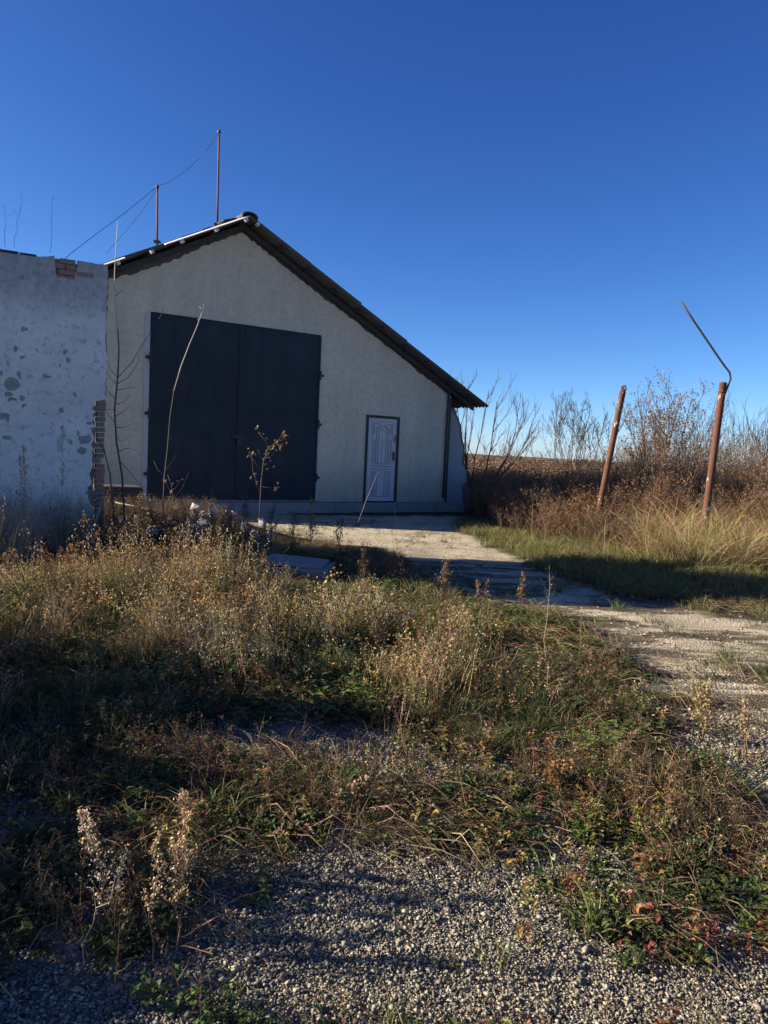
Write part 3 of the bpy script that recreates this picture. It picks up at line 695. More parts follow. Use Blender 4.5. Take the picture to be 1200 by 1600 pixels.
# plank over the pit, cloth scrap
g = G(); a = at(175, 1021, 5.45); b_ = at(275, 1012, 5.6); d = b_-a
g.add([a, b_, b_+[0, .13, .0], a+[0, .13, 0], a-[0, 0, .03], b_-[0, 0, .03], b_+[0, .13, -.03], a+[0, .13, -.03]], [(0, 1, 2, 3), (7, 6, 5, 4), (0, 4, 5, 1), (1, 5, 6, 2), (2, 6, 7, 3), (3, 7, 4, 0)])
o = g.build('plank', M_WOOD); tag(o, 'old grey plank lying across the dark hollow at left', 'plank')
def rag(px, py, Y, w_, h_, colr, label):
    m_, t, b = mat('rag_cloth', colr, .7); p = at(px, py, Y); g = G(); n = 7; V = []
    for i in range(n):
        for j in range(n):
            V.append(p+np.array([(i/(n-1)-.5)*w_, (j/(n-1)-.5)*w_*.5+.02*rng.normal(), (j/(n-1)-.5)*h_+.025*rng.normal()]))
    F = [(i*n+j, i*n+j+1, (i+1)*n+j+1, (i+1)*n+j) for i in range(n-1) for j in range(n-1)]
    g.add(V, F); o = g.build('plastic_scrap', m_, smooth=True); sm = o.modifiers.new('th', 'SOLIDIFY'); sm.thickness = .003; tag(o, label, 'litter')
rag(128, 983, 5.9, .16, .12, (.35, .45, .52), 'crumpled pale blue plastic scrap in the weeds at left')
rag(160, 985, 5.9, .09, .06, (.12, .09, .2), 'small purple plastic scrap beside the pale blue one')

# ------------------------------------------------------------------ leaning pipe posts
def cyl_post(base_px, top_px, Y, dia, name, label, foot):
    p0 = at(*base_px, Y); p1 = at(*top_px, Y); d = p1-p0; u_ = d/np.linalg.norm(d)
    p0 = p0-u_*((p0[2]+.45)/u_[2])
    o = empty('pipe_post', p0); L = np.linalg.norm(p1-p0)
    g = G(); n = 20; ks = np.linspace(0, L, 12); r = dia/2
    P = [u_*k for k in ks]
    g.tube(P, [r*(1+.012*math.sin(k*5)) for k in ks], n, cap=False)
    top_in = u_*L; g.tube([u_*(L-.35), top_in], r*.86, n, cap=False); g.build('pipe', M_RUST, o, smooth=True)
    g = G(); g.tube([u_*(L-.006), u_*(L+.004)], r*.97, n); g.build('rim', M_RUST, o)
    return o, p0, u_, L
post, p0, u_, L = cyl_post((1100, 825), (1130, 598), 12.0, .112, '', '', -.28)
tag(post, 'nearer leaning rusty pipe post with a bent iron rod at its top', 'pipe post', 'leaning rusty pipe posts beside the track')
rodp = [at(*q, 12.02)-p0 for q in ((1130, 622), (1137, 604), (1141.5, 592), (1140, 582), (1133, 573), (1125, 562), (1104, 531), (1085, 503), (1064, 471))]
g = G(); g.tube(rodp, .0165, 8); g.build('bent_rod', M_IRON, post, smooth=True)
g = G(); g.tube([u_*(L-.16), u_*(L-.13)], .062, 16); g.build('collar', M_RUST, post, smooth=True)
post2, p0, u_, L = cyl_post((945, 752), (973, 612), 13.6, .112, '', '', -.28)
tag(post2, 'farther leaning rusty pipe post with a broken stub on top', 'pipe post', 'leaning rusty pipe posts beside the track')
g = G(); g.tube([u_*(L), u_*(L+.05)+np.array([.01, 0, 0]), u_*(L+.12)], [.04, .055, .03], 8); g.box(tuple(u_*(L+.02)-.035), tuple(u_*(L+.09)+[.03, .03, .0])); g.build('broken_stub', M_RUST, post2)

# ------------------------------------------------------------------ plants: generators
GREEN = (.075, .11, .025); DKGREEN = (.035, .06, .018); YELG = (.20, .21, .05); TAN = (.30, .215, .12); STRAW = (.42, .335, .19); BROWN = (.15, .09, .048); RUSTY = (.32, .15, .06); DKB = (.085, .055, .035); RED = (.22, .05, .04); PALE = (.55, .47, .34)
def A(c, k=.15): return np.asarray(c)*(1+rng.uniform(-k, k, 3))
def p_grass(n, h, r, cols, w=.004, curve=.5, segs=3):
    g = G()
    for _ in range(n):
        a = rng.uniform(0, 2*PI); rr = r*math.sqrt(rng.random()); p = np.array([rr*math.cos(a), rr*math.sin(a), 0])
        H_ = h*rng.uniform(.5, 1.15); d = a+rng.normal(0, .8); b_ = rng.uniform(.1, 1)*curve*H_
        P = [p+np.array([math.cos(d)*b_*k**2, math.sin(d)*b_*k**2, H_*(k-.25*curve*k**3)]) for k in np.linspace(0, 1, segs+1)]
        c = A(cols[rng.integers(len(cols))]); W = [w*rng.uniform(.7, 1.3)*(1-.5*k) for k in np.linspace(0, 1, segs+1)]
        g.ribbon(P, W, c*.8, c*1.1)
    return g
def p_seedgrass(n, h, r, col, seed):                  # grass stalks with feathery heads
    g = G()
    for _ in range(n):
        a = rng.uniform(0, 2*PI); rr = r*math.sqrt(rng.random()); p = np.array([rr*math.cos(a), rr*math.sin(a), 0]); H_ = h*rng.uniform(.6, 1.1); d = rng.uniform(0, 2*PI); b_ = rng.uniform(.05, .35)*H_
        f = lambda k: p+np.array([math.cos(d)*b_*k**2, math.sin(d)*b_*k**2, H_*k])
        g.ribbon([f(k) for k in (0, .5, 1)], [.0042, .0034, .0015], A(col))
        for k in np.linspace(.68, 1, 9): g.fleck(f(k), .024, A(seed), 1, .010, .3, up=1)
    return g
def p_herb(n, h, r, cols, L=.03, W=.016):             # low leafy plants
    g = G()
    for _ in range(n):
        a = rng.uniform(0, 2*PI); rr = r*math.sqrt(rng.random()); p = np.array([rr*math.cos(a), rr*math.sin(a), 0]); H_ = h*rng.uniform(.3, 1.1)
        top_ = p+np.array([rng.normal(0, .2)*H_, rng.normal(0, .2)*H_, H_]); g.ribbon([p, (p+top_)/2, top_], [.003, .002, .001], A(cols[0])*.7)
        c = cols[rng.integers(len(cols))]
        for k in range(rng.integers(4, 8)):
            q_ = p+(top_-p)*rng.uniform(.15, 1); e = rng.uniform(0, 2*PI); s_ = rng.uniform(.6, 1.3)
            g.leaf(q_, (math.cos(e), math.sin(e), rng.uniform(-.2, .7)), L*s_, W*s_, A(c))
    return g
def p_weed(h, col, seedc, nb=9, fl=5, fs=.011, r=.0022, spread=.35, start=.3):   # dry branched weed
    g = G(); d = rng.normal(0, .07, 2); f = lambda k: np.array([d[0]*h*k*k, d[1]*h*k*k, h*k])
    g.ribbon([f(0), f(.5), f(1)], [r*2, r*1.5, r*.7], A(col)); pts = []
    for _ in range(nb):
        k = rng.uniform(start, .95); p = f(k); a = rng.uniform(0, 2*PI); l = h*spread*(1.1-k)*rng.uniform(.6, 1.2)
        e = p+np.array([math.cos(a)*l*.7, math.sin(a)*l*.7, l*.8]); m_ = (p+e)/2+np.array([math.cos(a), math.sin(a), -.3])*l*.08
        g.ribbon([p, m_, e], [r, r*.8, r*.4], A(col))
        for j in np.linspace(.4, 1, fl): g.fleck(p+(e-p)*j, fs, A(seedc), 1, fs*.6, .7)
    for j in np.linspace(.75, 1, fl+2): g.fleck(f(j), fs, A(seedc), 1, fs*.7, .7)
    return g
def p_stalks(h, col, seedc, n=5, r=.1):
    g = G()
    for _ in range(n):
        q_ = p_weed(h*rng.uniform(.6, 1.1), col, seedc, 5, 3, .014, .0025, .3, .45); V, F, C = q_.arrays(); V = V+np.array([rng.normal(0, r), rng.normal(0, r), 0]); g.add(V, F, C)
    return g
def p_brush(h, col, seedc, n=4, r=.16, nb=7, fl=4, fs=.022):
    g = G()
    for _ in range(n):
        q_ = p_weed(h*rng.uniform(.55, 1.1), col, seedc, nb, fl, fs, .004, .45, .25); V, F, C = q_.arrays(); t_ = rng.normal(0, .18, 2); V = V+np.outer(V[:, 2], [t_[0], t_[1], 0]); V = V+np.array([rng.normal(0, r), rng.normal(0, r), 0]); g.add(V, F, C)
    return g

def frus(x, y, m=.7): return (np.abs(x) < .535*y+m)
def sample(n, x0, x1, y0, y1, dens, m=.5):
    """rejection sampling on a density function in 0..1"""
    X = rng.uniform(x0, x1, n); Y = rng.uniform(y0, y1, n)
    k = (rng.random(n) < dens(X, Y)) & frus(X, Y, m); return X[k], Y[k]
BARE = [((620, 1480), .62, .30), ((520, 1390), .4, .2), ((780, 1222), .5, .2), ((560, 1165), .42, .26), ((1120, 1190), .3, .25), ((170, 1370), .35, .10), ((860, 1480), .25, .22), ((880, 1370), .22, .15), ((1170, 1260), .35, .25), ((600, 1580), 1.2, .12), ((420, 1180), .12, .1), ((1110, 1560), .5, .10)]
BARE = [(gnd(*p), a, b_) for p, a, b_ in BARE]
THICK = [((960, 1470), .20, .17), ((450, 1315), .35, .14), ((300, 1330), .3, .12), ((700, 1330), .3, .12), ((60, 1400), .4, .3), ((1150, 1340), .3, .2), ((620, 1300), .5, .2), ((700, 1290), .3, .18), ((250, 1250), .6, .3), ((1130, 1420), .25, .2), ((120, 1480), .35, .12), ((900, 1250), .5, .3), ((1080, 1250), .4, .3)]
THICK = [(gnd(*p), a, b_) for p, a, b_ in THICK]
def fore(x, y):
    b_ = np.zeros(np.shape(x))
    for (c, a, d) in BARE: b_ = np.maximum(b_, bump(x, y, c[0], c[1], a, d)*1.25)
    th = np.zeros(np.shape(x))
    for (c, a, d) in THICK: th = np.maximum(th, bump(x, y, c[0], c[1], a, d))
    base = sst(.46, .60, fbm(x, y, 2.6, 21)+.06*sst(2.6, 3.6, y))*.9+.04
    return np.clip(base*(1-np.clip(b_, 0, 1))+th*1.1, 0, 1)
CLUMP = [((370, 1075), .55, .5, 1.0), ((440, 1040), .4, .4, .8), ((600, 1165), .38, .33, .8), ((660, 1120), .35, .4, .8), ((720, 1075), .3, .35, .6), ((250, 1040), .5, .5, .7), ((60, 1010), .6, .5, .8), ((150, 960), .6, .5, .7), ((540, 1010), .4, .4, .6), ((760, 1010), .3, .3, .5), ((330, 960), .6, .6, .9), ((20, 1120), .3, .3, .4), ((850, 1130), .3, .25, .25)]
CLUMP = [(gnd(*p), a, b_, k) for p, a, b_, k in CLUMP]
def clump(x, y):
    m = np.zeros(np.shape(x))
    for (c, a, d, k) in CLUMP: m = np.maximum(m, k*bump(x, y, c[0], c[1], a, d))
    return m
def outroad(x, y): return sst(-.05, .35, road_sd(x, y))

# ------------------------------------------------------------------ plants: stuff layers
# gravel pebbles
def pebbles():
    n = 205000; Y = 1.5+3.1*rng.random(n)**1.15; X = rng.uniform(-1, 1, n)*(.54*Y+.12)
    k = rng.random(n) < (1-.75*fore(X, Y))*np.where(Y > 2.9, .15+.85*sst(-1.5, -.6, X), 1)*np.where(Y < 3.2, 1, 1-.55*(Y-3.2)/1.5); X, Y = X[k], Y[k]; n = len(X)
    base = np.array([(1, 0, 0), (-1, 0, 0), (0, 1, 0), (0, -1, 0), (0, 0, 1), (0, 0, -1)], float)
    F = np.array([(0, 2, 4), (2, 1, 4), (1, 3, 4), (3, 0, 4), (2, 0, 5), (1, 2, 5), (3, 1, 5), (0, 3, 5)])
    s_ = rng.gamma(6, 1, n)/6*.0035*(1+.25*np.clip(Y-2, 0, 3)); s_[rng.random(n) < .02] *= 1.9
    V = base[None]*(1+.45*rng.normal(0, 1, (n, 6, 1))*.6); V = V+.28*rng.normal(0, 1, (n, 6, 3)); V[:, :, 2] *= .62; V *= s_[:, None, None]
    a = rng.uniform(0, 2*PI, n); ca, sa = np.cos(a)[:, None], np.sin(a)[:, None]
    x = V[:, :, 0]*ca-V[:, :, 1]*sa+X[:, None]; y = V[:, :, 0]*sa+V[:, :, 1]*ca+Y[:, None]
    z = V[:, :, 2]+(height(X, Y)+s_*rng.uniform(.1, 1.3, n)+.006)[:, None]
    W = np.stack([x, y, z], -1).reshape(-1, 3); br = (.10+.30*rng.random(n)**1.3)[:, None]*np.array([[1, .91, .70]])*(1+rng.normal(0, .05, (n, 3)))
    C = np.repeat(np.clip(br, .05, .7), 6, 0); T = (F[None]+(np.arange(n)*6)[:, None, None]).reshape(-1, 3)
    o = big_mesh('gravel', W, T, C, M_STONE); NTRI['gravel'] = len(T); tag(o, 'loose grey gravel on the bare ground in the foreground', 'gravel', kind='stuff')
pebbles()

one = lambda n, lo, hi: rng.uniform(lo, hi, n)
# low green herbs in the foreground and through the weeds
pr = [p_herb(7, .06, .05, [DKGREEN, GREEN, GREEN], .026, .015) for _ in range(8)]+[p_herb(6, .05, .05, [GREEN, YELG], .02, .013) for _ in range(3)]
X, Y = sample(15000, -2.6, 3, 1.6, 5.6, lambda x, y: fore(x, y)**1.6*.55*sst(-.1, .3, road_sd(x, y)))
scatter('low_green_plants', pr, X, Y, one(len(X), .6, 1.5), M_PLANT, 'low leafy green weeds covering the near ground', 'ground plants')
# reddish and yellow small leaves
pr = [p_herb(6, .08, .05, [RED, RUSTY, BROWN], .022, .012) for _ in range(4)]+[p_herb(6, .09, .05, [YELG, (.34, .26, .06), TAN], .02, .012) for _ in range(5)]
X, Y = sample(4200, -3, 4, 1.5, 6.5, lambda x, y: fore(x, y)*sst(.42, .62, fbm(x, y, 1.1, 31)+.10*sst(-.2, 1.2, x))*.6*outroad(x, y))
scatter('autumn_leafy_plants', pr, X, Y, one(len(X), .6, 1.6), M_PLANT, 'small rust red and yellow leafed weeds among the green', 'ground plants')
# short grass tufts
pr = [p_grass(26, .11, .045, [GREEN, DKGREEN, YELG, TAN], .0032, .9) for _ in range(8)]
X, Y = sample(5200, -5, 5.5, 1.4, 8, lambda x, y: (fore(x, y)*.5+.06*(y > 4))*outroad(x, y)*.8)
scatter('short_grass', pr, X, Y, one(len(X), .6, 1.5), M_PLANT, 'short green and yellowed grass tufts', 'grass')
# thatch of dead stems lying down
pr = []
for _ in range(8):
    g = G()
    for _ in range(22):
        a = rng.uniform(0, 2*PI); l = rng.uniform(.05, .2); p = np.array([rng.normal(0, .07), rng.normal(0, .07), rng.uniform(.004, .05)]); e = p+np.array([math.cos(a)*l, math.sin(a)*l, rng.normal(0, .02)+.01])
        g.ribbon([p, (p+e)/2+[0, 0, .012], e], [.0028, .0024, .0012], A([BROWN, TAN, DKB, DKB][rng.integers(4)]))
    pr.append(g)
X, Y = sample(9500, -5, 5, 1.5, 8.5, lambda x, y: (fore(x, y)*.45+.16*(y > 4))*outroad(x, y))
scatter('dead_stem_litter', pr, X, Y, one(len(X), .7, 1.6), M_DRY, 'brown litter of fallen dead stems on the ground', 'plant litter', tilt=.05)
# fine small weeds, brown, standing
pr = [p_weed(.20, BROWN, [TAN, DKB, BROWN, DKB][i % 4], 9, 4, .007, .0015, .5, .1) for i in range(12)]
X, Y = sample(11000, -3.5, 4, 1.6, 5.5, lambda x, y: np.clip(fore(x, y)*1.1-.1, 0, 1)*.75*outroad(x, y)*sst(.42, .56, fbm(x, y, 1.5, 141)))
scatter('small_dry_weeds', pr, X, Y, one(len(X), .4, 1.25), M_DRY, 'fine brown dried weeds standing in the near patches', 'weeds', tilt=.2)

# middle belt of knee-high weeds
def midd(x, y):
    gap = (1-.95*bump(x, y, -2.05, 5.5, .5, .33))*(1-.85*bump(x, y, -.85, 7.7, .38, .3))*(1-.95*bump(x, y, *gnd(555, 1175), .42, .26))*(1-.9*bump(x, y, *gnd(800, 1225), .45, .22))*(1-.8*bump(x, y, *gnd(960, 1130), .35, .25))*(1-.7*bump(x, y, *gnd(420, 1150), .25, .15))
    pat = np.clip(.03+1.1*sst(.46, .56, fbm(x, y, 2.1, 41))+.9*clump(x, y), 0, 1)
    return outroad(x, y)*pat*sst(2.9, 4.3, y+(fbm(x, y, 1.4, 40)-.5)*1.8)*sst(11.6, 10.0, y)*gap
def hmid(x, y):
    return (.20+.18*sst(3.9, 5.5, y)*sst(1.8, .2, x)+.78*clump(x, y)**1.3)*(.25+1.5*fbm(x, y, 2.3, 50))
def zone(x, y, f, seed, lo=.45, hi=.55): return sst(lo, hi, fbm(x, y, f, seed, 3))
RUSTB = (.23, .11, .045); LGREEN = (.13, .17, .045); GOLD = (.42, .29, .11); PSTRAW = (.50, .41, .25)
pr = [p_grass(40, .42, .09, [TAN, GREEN, YELG, STRAW, GOLD], .0034, .6, 3) for _ in range(6)]
X, Y = sample(15000, -6, 3, 2.8, 11.5, lambda x, y: midd(x, y)*.30*zone(x, y, 1.1, 101, .38, .5))
scatter('tall_grass', pr, X, Y, one(len(X), .55, 1.1), M_PLANT, 'knee high mixed green and straw coloured grass', 'grass', hsc=hmid(X, Y)*1.3, tilt=.25)
pr = [p_grass(44, .34, .08, [GREEN, GREEN, DKGREEN, LGREEN], .0042, .7, 3) for _ in range(6)]
X, Y = sample(12000, -5, 3, 2.6, 10, lambda x, y: (midd(x, y)*.5+.15*fore(x, y))*zone(x, y, 1.3, 111, .50, .57))
scatter('green_grass', pr, X, Y, one(len(X), .5, 1.2), M_PLANT, 'fresh green grass growing in patches between the dry weeds', 'grass', hsc=.35+hmid(X, Y)*.8, tilt=.22)
pr = [p_seedgrass(13, .62, .10, [STRAW, GOLD, TAN][i % 3], [PSTRAW, STRAW, GOLD][i % 3]) for i in range(9)]
X, Y = sample(12000, -6, 2.6, 3.4, 11.5, lambda x, y: np.clip(midd(x, y)*(.08+.95*clump(x, y)), 0, 1)*.55)
scatter('seeding_grass', pr, X, Y, one(len(X), .5, 1.0), M_DRY, 'dry seeding grass with feathery pale heads', 'grass', hsc=hmid(X, Y)*1.25, tilt=.24)
pr = [p_weed(.62, [BROWN, DKB][i % 2], [TAN, RUSTB, GOLD, DKB, DKB, BROWN, RUSTB][i % 7], 11, 5, .019, .003, .45, .12) for i in range(21)]
X, Y = sample(16000, -6, 2.8, 3.0, 11.5, lambda x, y: midd(x, y)*.55*zone(x, y, 1.3, 121, .40, .54))
scatter('dry_weeds', pr, X, Y, one(len(X), .5, 1.15), M_DRY, 'bushy brown dried weeds filling the middle of the plot', 'weeds', hsc=hmid(X, Y)*1.2, tilt=.26)
pr = [p_herb(9, .28, .08, [GREEN, DKGREEN, LGREEN], .058, .030) for _ in range(8)]+[p_herb(8, .26, .08, [YELG, (.30, .24, .05), LGREEN], .038, .02) for _ in range(3)]
X, Y = sample(11000, -5.5, 2.6, 3.0, 9.5, lambda x, y: midd(x, y)*zone(x, y, 1.2, 71, .44, .54)*.7)
scatter('leafy_green_weeds', pr, X, Y, one(len(X), .5, 1.2), M_PLANT, 'leafy green weeds growing up through the dry ones', 'weeds', hsc=.25+hmid(X, Y)*.8)
# flattened mats of old growth
pr = []
for _ in range(6):
    g = G()
    for _ in range(60):
        a0 = rng.normal(.6, .5); l = rng.uniform(.12, .4); p = np.array([rng.normal(0, .12), rng.normal(0, .10), rng.uniform(.0, .02)]); e = p+np.array([math.cos(a0)*l, math.sin(a0)*l, rng.uniform(-.0, .05)])
        g.ribbon([p, (p+e)/2+[0, 0, .05*rng.random()+.02], e], [.003, .003, .001], A([BROWN, DKB, DKB, TAN][rng.integers(4)]))
    pr.append(g)
X, Y = sample(2600, -4, 3, 2.2, 9, lambda x, y: (fore(x, y)*.5+midd(x, y)*.5)*zone(x, y, 1.0, 131, .5, .58))
scatter('flattened_stems', pr, X, Y, one(len(X), .6, 1.2), M_DRY, 'flattened brown mats of old grass stems', 'plant litter', tilt=.08)
# mound and wall foot: darker woody stalks
pr = [p_stalks(.85, DKB, [BROWN, DKB, TAN][i % 3], 5, .09) for i in range(8)]
X, Y = sample(9000, -6.2, 1.2, 7.6, 12.4, lambda x, y: outroad(x, y)*(.22*bump(x, y, -3.0, 11.2, 1.1, .8)*(.3+1.4*(fbm(x, y, 2, 161) > .5))+sst(9.9, 10.4, y+.0*x)*sst(12.4, 11.6, y)*sst(.3, -.6, x)*.2+bump(x, y, .05, 9.0, .75, .9)*.9+sst(8.2, 9, y)*.10))
scatter('woody_stalks', pr, X, Y, one(len(X), .45, .95), M_DRY, 'dark woody dead stalks on the mound before the garage', 'weeds', tilt=.28)
pr = [p_seedgrass(12, .8, .10, (.36, .30, .23), (.42, .36, .28)) for i in range(6)]+[p_grass(22, .7, .10, [(.34, .28, .2), TAN], .004, .4) for _ in range(3)]
X, Y = sample(2600, -6.5, -3.7, 7.6, 10.0, lambda x, y: .5*sst(.3, .6, fbm(x, y, 1.5, 151)), .6)
scatter('wall_foot_grass', pr, X, Y, one(len(X), .6, 1.35), M_DRY, 'pale dry grass standing against the foot of the white wall', 'grass', tilt=.14)

# road: sparse crumbs and tufts
pr = [p_grass(22, .08, .06, [GREEN, YELG, TAN], .004, .9) for _ in range(4)]+[p_herb(6, .04, .05, [GREEN, YELG, BROWN], .02, .012) for _ in range(3)]
X, Y = sample(5200, -3, 9, 4, 16, lambda x, y: sst(.52, .66, fbm(x, y, .9, 81))*.5*sst(.9, -.3, road_sd(x, y))*(y > 4))
scatter('track_grass', pr, X, Y, one(len(X), .5, 1.3), M_PLANT, 'thin low grass creeping over the track', 'grass')
# loose stones on yard and track
rp2 = []
for i in range(5):
    V = np.array([(1, 0, 0), (-1, 0, 0), (0, 1, 0), (0, -1, 0), (0, 0, 1), (0, 0, -1)], float)*rng.uniform(.7, 1.3, (6, 1)); V[:, 2] *= .5; g = G(); g.add(V*.014, [(0, 2, 4), (2, 1, 4), (1, 3, 4), (3, 0, 4), (2, 0, 5), (1, 2, 5), (3, 1, 5), (0, 3, 5)], (.3, .27, .21)); rp2.append(g)
X, Y = sample(26000, -4, 9, 3.5, 16, lambda x, y: sst(.3, -.1, road_sd(x, y))*.7)
scatter('track_stones', rp2, X, Y, one(len(X), .3, 1.1)**2*1.3, M_STONE, 'small stones strewn over the pale track and yard', 'gravel', jit=.5, zoff=.004, cap=False)

# verge and brush on the right
def verge(x, y): return sst(.0, .5, road_sd(x, y))*sst(8.3, 9.2, y-.0*x)*sst(.9, 1.6, x)
pr = [p_grass(30, .2, .1, [GREEN, YELG, TAN, YELG], .0055, .8) for _ in range(6)]
X, Y = sample(15000, 1, 12, 7.3, 16, lambda x, y: sst(-.1, .4, road_sd(x, y))*sst(7.2, 8, y)*.55)
scatter('verge_grass', pr, X, Y, one(len(X), .4, 1.1), M_PLANT, 'green and yellow grass along the verge of the track', 'grass')
line = lambda x: 12.9-.75*np.clip(x-2.2, 0, 2.6)       # front edge of the brush
pr = [p_brush(.95, BROWN, [BROWN, TAN, RUSTY, DKB, BROWN][i % 5], 4, .14, 8, 4, .02) for i in range(10)]
X, Y = sample(9000, 2.0, 14, 10.5, 19, lambda x, y: sst(0, .7, y-line(x)-.6*fbm(x, y, 1, 90))*sst(2.0, 3.1, x+.12*(y-12)*0)*.62)
hb = (.5+.45*sst(11.5, 14, Y)+.3*sst(3.5, 5, X)*sst(13, 15, Y))*(.6+.8*fbm(X, Y, 1.1, 44))
scatter('brown_brush', pr, X, Y, one(len(X), .7, 1.2), M_DRY, 'dense brown dried brush beyond the pipe posts', 'brush', hsc=hb, tilt=.16)
pr = [p_grass(34, .85, .2, [STRAW, TAN, GOLD, BROWN, YELG], .005, 1.0, 4) for _ in range(8)]
X, Y = sample(2600, 3.2, 9.5, 10.1, 13.2, lambda x, y: sst(10.2, 10.8, y+.12*(6-x))*sst(4.0, 4.7, x)*.34*sst(13.2, 12.4, y)*(.35+1.2*(fbm(x, y, 1.2, 95) > .47))+.03*(y > 10.9))
scatter('straw_grass', pr, X, Y, one(len(X), .45, 1.15), M_DRY, 'tall pale straw coloured grass round the nearer pipe post', 'grass', tilt=.32, lean=(-.1, -.03))
pr = [p_brush(1.15, DKB if i % 2 else BROWN, [BROWN, DKB, BROWN, TAN][i % 4], 3, .2, 6, 3, .04) for i in range(8)]
X, Y = sample(14000, 1.6, 26, 17.5, 34, lambda x, y: sst(1.9, 2.5, x-.02*y)*.85)
scatter('field_brush', pr, X, Y, one(len(X), .75, 1.1), M_DRY, 'tall brown weeds covering the field behind the garage', 'brush', tilt=.12)
pr = [p_brush(1.1, BROWN, [BROWN, (.2, .14, .09), (.16, .10, .065)][i % 3], 3, .5, 5, 2, .09) for i in range(6)]
X, Y = sample(17000, -10, 60, 34, 105, lambda x, y: .8+0*x)
scatter('far_field_brush', pr, X, Y, one(len(X), .85, 1.3), M_DRY, 'distant brown weedy field reaching the horizon', 'brush')
pr = [p_brush(2.3, BROWN, [TAN, BROWN, (.30, .19, .11), BROWN][i % 4], 4, .22, 10, 4, .035) for i in range(8)]
X, Y = sample(4200, 3.5, 22, 15.5, 27, lambda x, y: sst(4.0, 8.0, x-.12*(y-14))*sst(.44, .56, fbm(x, y, .5, 171))*.9)
scatter('tall_brush', pr, X, Y, one(len(X), .6, 1.05), M_DRY, 'taller tangled tan brush rising to the horizon behind the nearer pipe post', 'brush', tilt=.15)
# ------------------------------------------------------------------ shrubs and saplings
def grow(g, tips, p, d, L, r, lev, r_, col, up=.15, nc=5, ang=.5, wob=.09, ratio=.55, mn=.0025):
    n = 5 if lev else 4; P = [np.array(p, float)]; d = np.array(d, float); d /= np.linalg.norm(d)
    for i in range(n):
        d = d+r_.normal(0, wob, 3)+np.array([0, 0, up/n*2]); d /= np.linalg.norm(d); P.append(P[-1]+d*L/n)
    R = np.linspace(r, max(r*.35, mn*.6), n+1); g.tube(P, R, 5 if r > .012 else 3, col, cap=False)
    tips.append(P[-1]); tips.append(P[-2])
    if lev <= 0: return
    P = np.array(P)
    for k in range(nc):
        t_ = r_.uniform(.2, .95)*n; i = min(int(t_), n-1); q_ = P[i]+(P[i+1]-P[i])*(t_-i); dd = P[i+1]-P[i]; dd /= np.linalg.norm(dd)
        s_ = np.cross(dd, r_.normal(0, 1, 3)); s_ /= np.linalg.norm(s_)+1e-9; a = r_.normal(ang, .12)
        grow(g, tips, q_, dd*math.cos(a)+s_*math.sin(a), L*ratio*r_.uniform(.6, 1.15)*(1-.45*t_/n), max(r*.5, mn), lev-1, r_, col, up, max(nc-1, 3), ang, wob, ratio, mn)
def shrub(name, px, Y, Hh, stems, lev, seed, label, leafc=None, nl=0, r=.03, spread=.35, nc=5, up=.2, mat_=None, cat='shrub', group=None, ls=.05, mn=.004, dirs=None, xw=None):
    r_ = np.random.default_rng(seed); x = at(px, 750, Y)[0] if xw is None else xw; z = float(height(x, Y))-.03
    o = empty(name, (x, Y, z)); g = G(); tips = []; tr = G()
    for i in range(stems):
        a = 2*PI*i/stems+r_.uniform(-.5, .5); sp = spread*r_.uniform(.4, 1.2)
        d = (math.cos(a)*sp, math.sin(a)*sp, 1) if dirs is None else dirs[i % len(dirs)]
        b0 = np.array([math.cos(a)*r*1.5, math.sin(a)*r*1.5, 0])
        grow(g, tips, b0, d, Hh*r_.uniform(.8, 1.05), r*r_.uniform(.7, 1.1), lev, r_, (1, 1, 1), up, nc, mn=mn)
        tr.tube([b0*1.0+[0, 0, -.08], b0+np.array(d)*.06], [r*1.5, r*1.12], 7)
    tr.build('trunk', mat_ or M_TWIG, o, smooth=True)
    g.build('crown', mat_ or M_TWIG, o, smooth=True)
    if leafc:
        lg = G(); T = np.array(tips)
        for _ in range(nl):
            p = T[r_.integers(len(T))]+r_.normal(0, .05, 3); lg.leaf(p, r_.normal(0, 1, 3), ls*r_.uniform(.7, 1.3), ls*.6, A(leafc[r_.integers(len(leafc))]))
        tag(lg.build('leaves', M_DRY, o, col=True), kind='stuff')
    return tag(o, label, cat, group)
GRP = 'bare shrubs standing in the weedy field'
shrub('shrub', 742, 23.5, 4.0, 11, 2, 1, 'dark bare shrub fanning out beside the right corner of the garage', r=.028, spread=.8, nc=5, group=GRP, up=.35)
shrub('shrub', 716, 24.6, 2.1, 6, 2, 12, 'smaller bare twigs squeezed between the garage corner and the dark fanning shrub', r=.02, spread=.5, nc=5, group=GRP)
shrub('shrub', 885, 33, 4.0, 9, 3, 2, 'pale grey bare shrub between the dark fanning shrub and the farther pipe post', r=.03, spread=.62, nc=6, group=GRP, mat_=None, up=.3, mn=.006)
shrub('shrub', 928, 34.5, 4.1, 3, 3, 22, 'slender bare shrub close left of the farther pipe post', r=.03, spread=.3, nc=6, group=GRP, up=.3, mn=.006)
shrub('shrub', 1020, 21.5, 3.3, 9, 2, 3, 'tall shrub holding brown autumn leaves between the two pipe posts', [(.32, .19, .10), (.25, .13, .07), (.38, .26, .14)], 2300, r=.025, spread=.33, nc=7, group=GRP, ls=.075)
shrub('shrub', 1075, 27, 3.4, 5, 2, 4, 'thin twiggy shrub just left of the nearer pipe post', [(.3, .2, .12)], 120, r=.02, spread=.35, nc=6, group=GRP, ls=.06)
shrub('shrub', 1118, 24, 3.1, 6, 2, 5, 'fine twiggy shrub directly behind the nearer pipe post', [(.3, .2, .12)], 150, r=.018, spread=.35, nc=6, group=GRP, ls=.05)
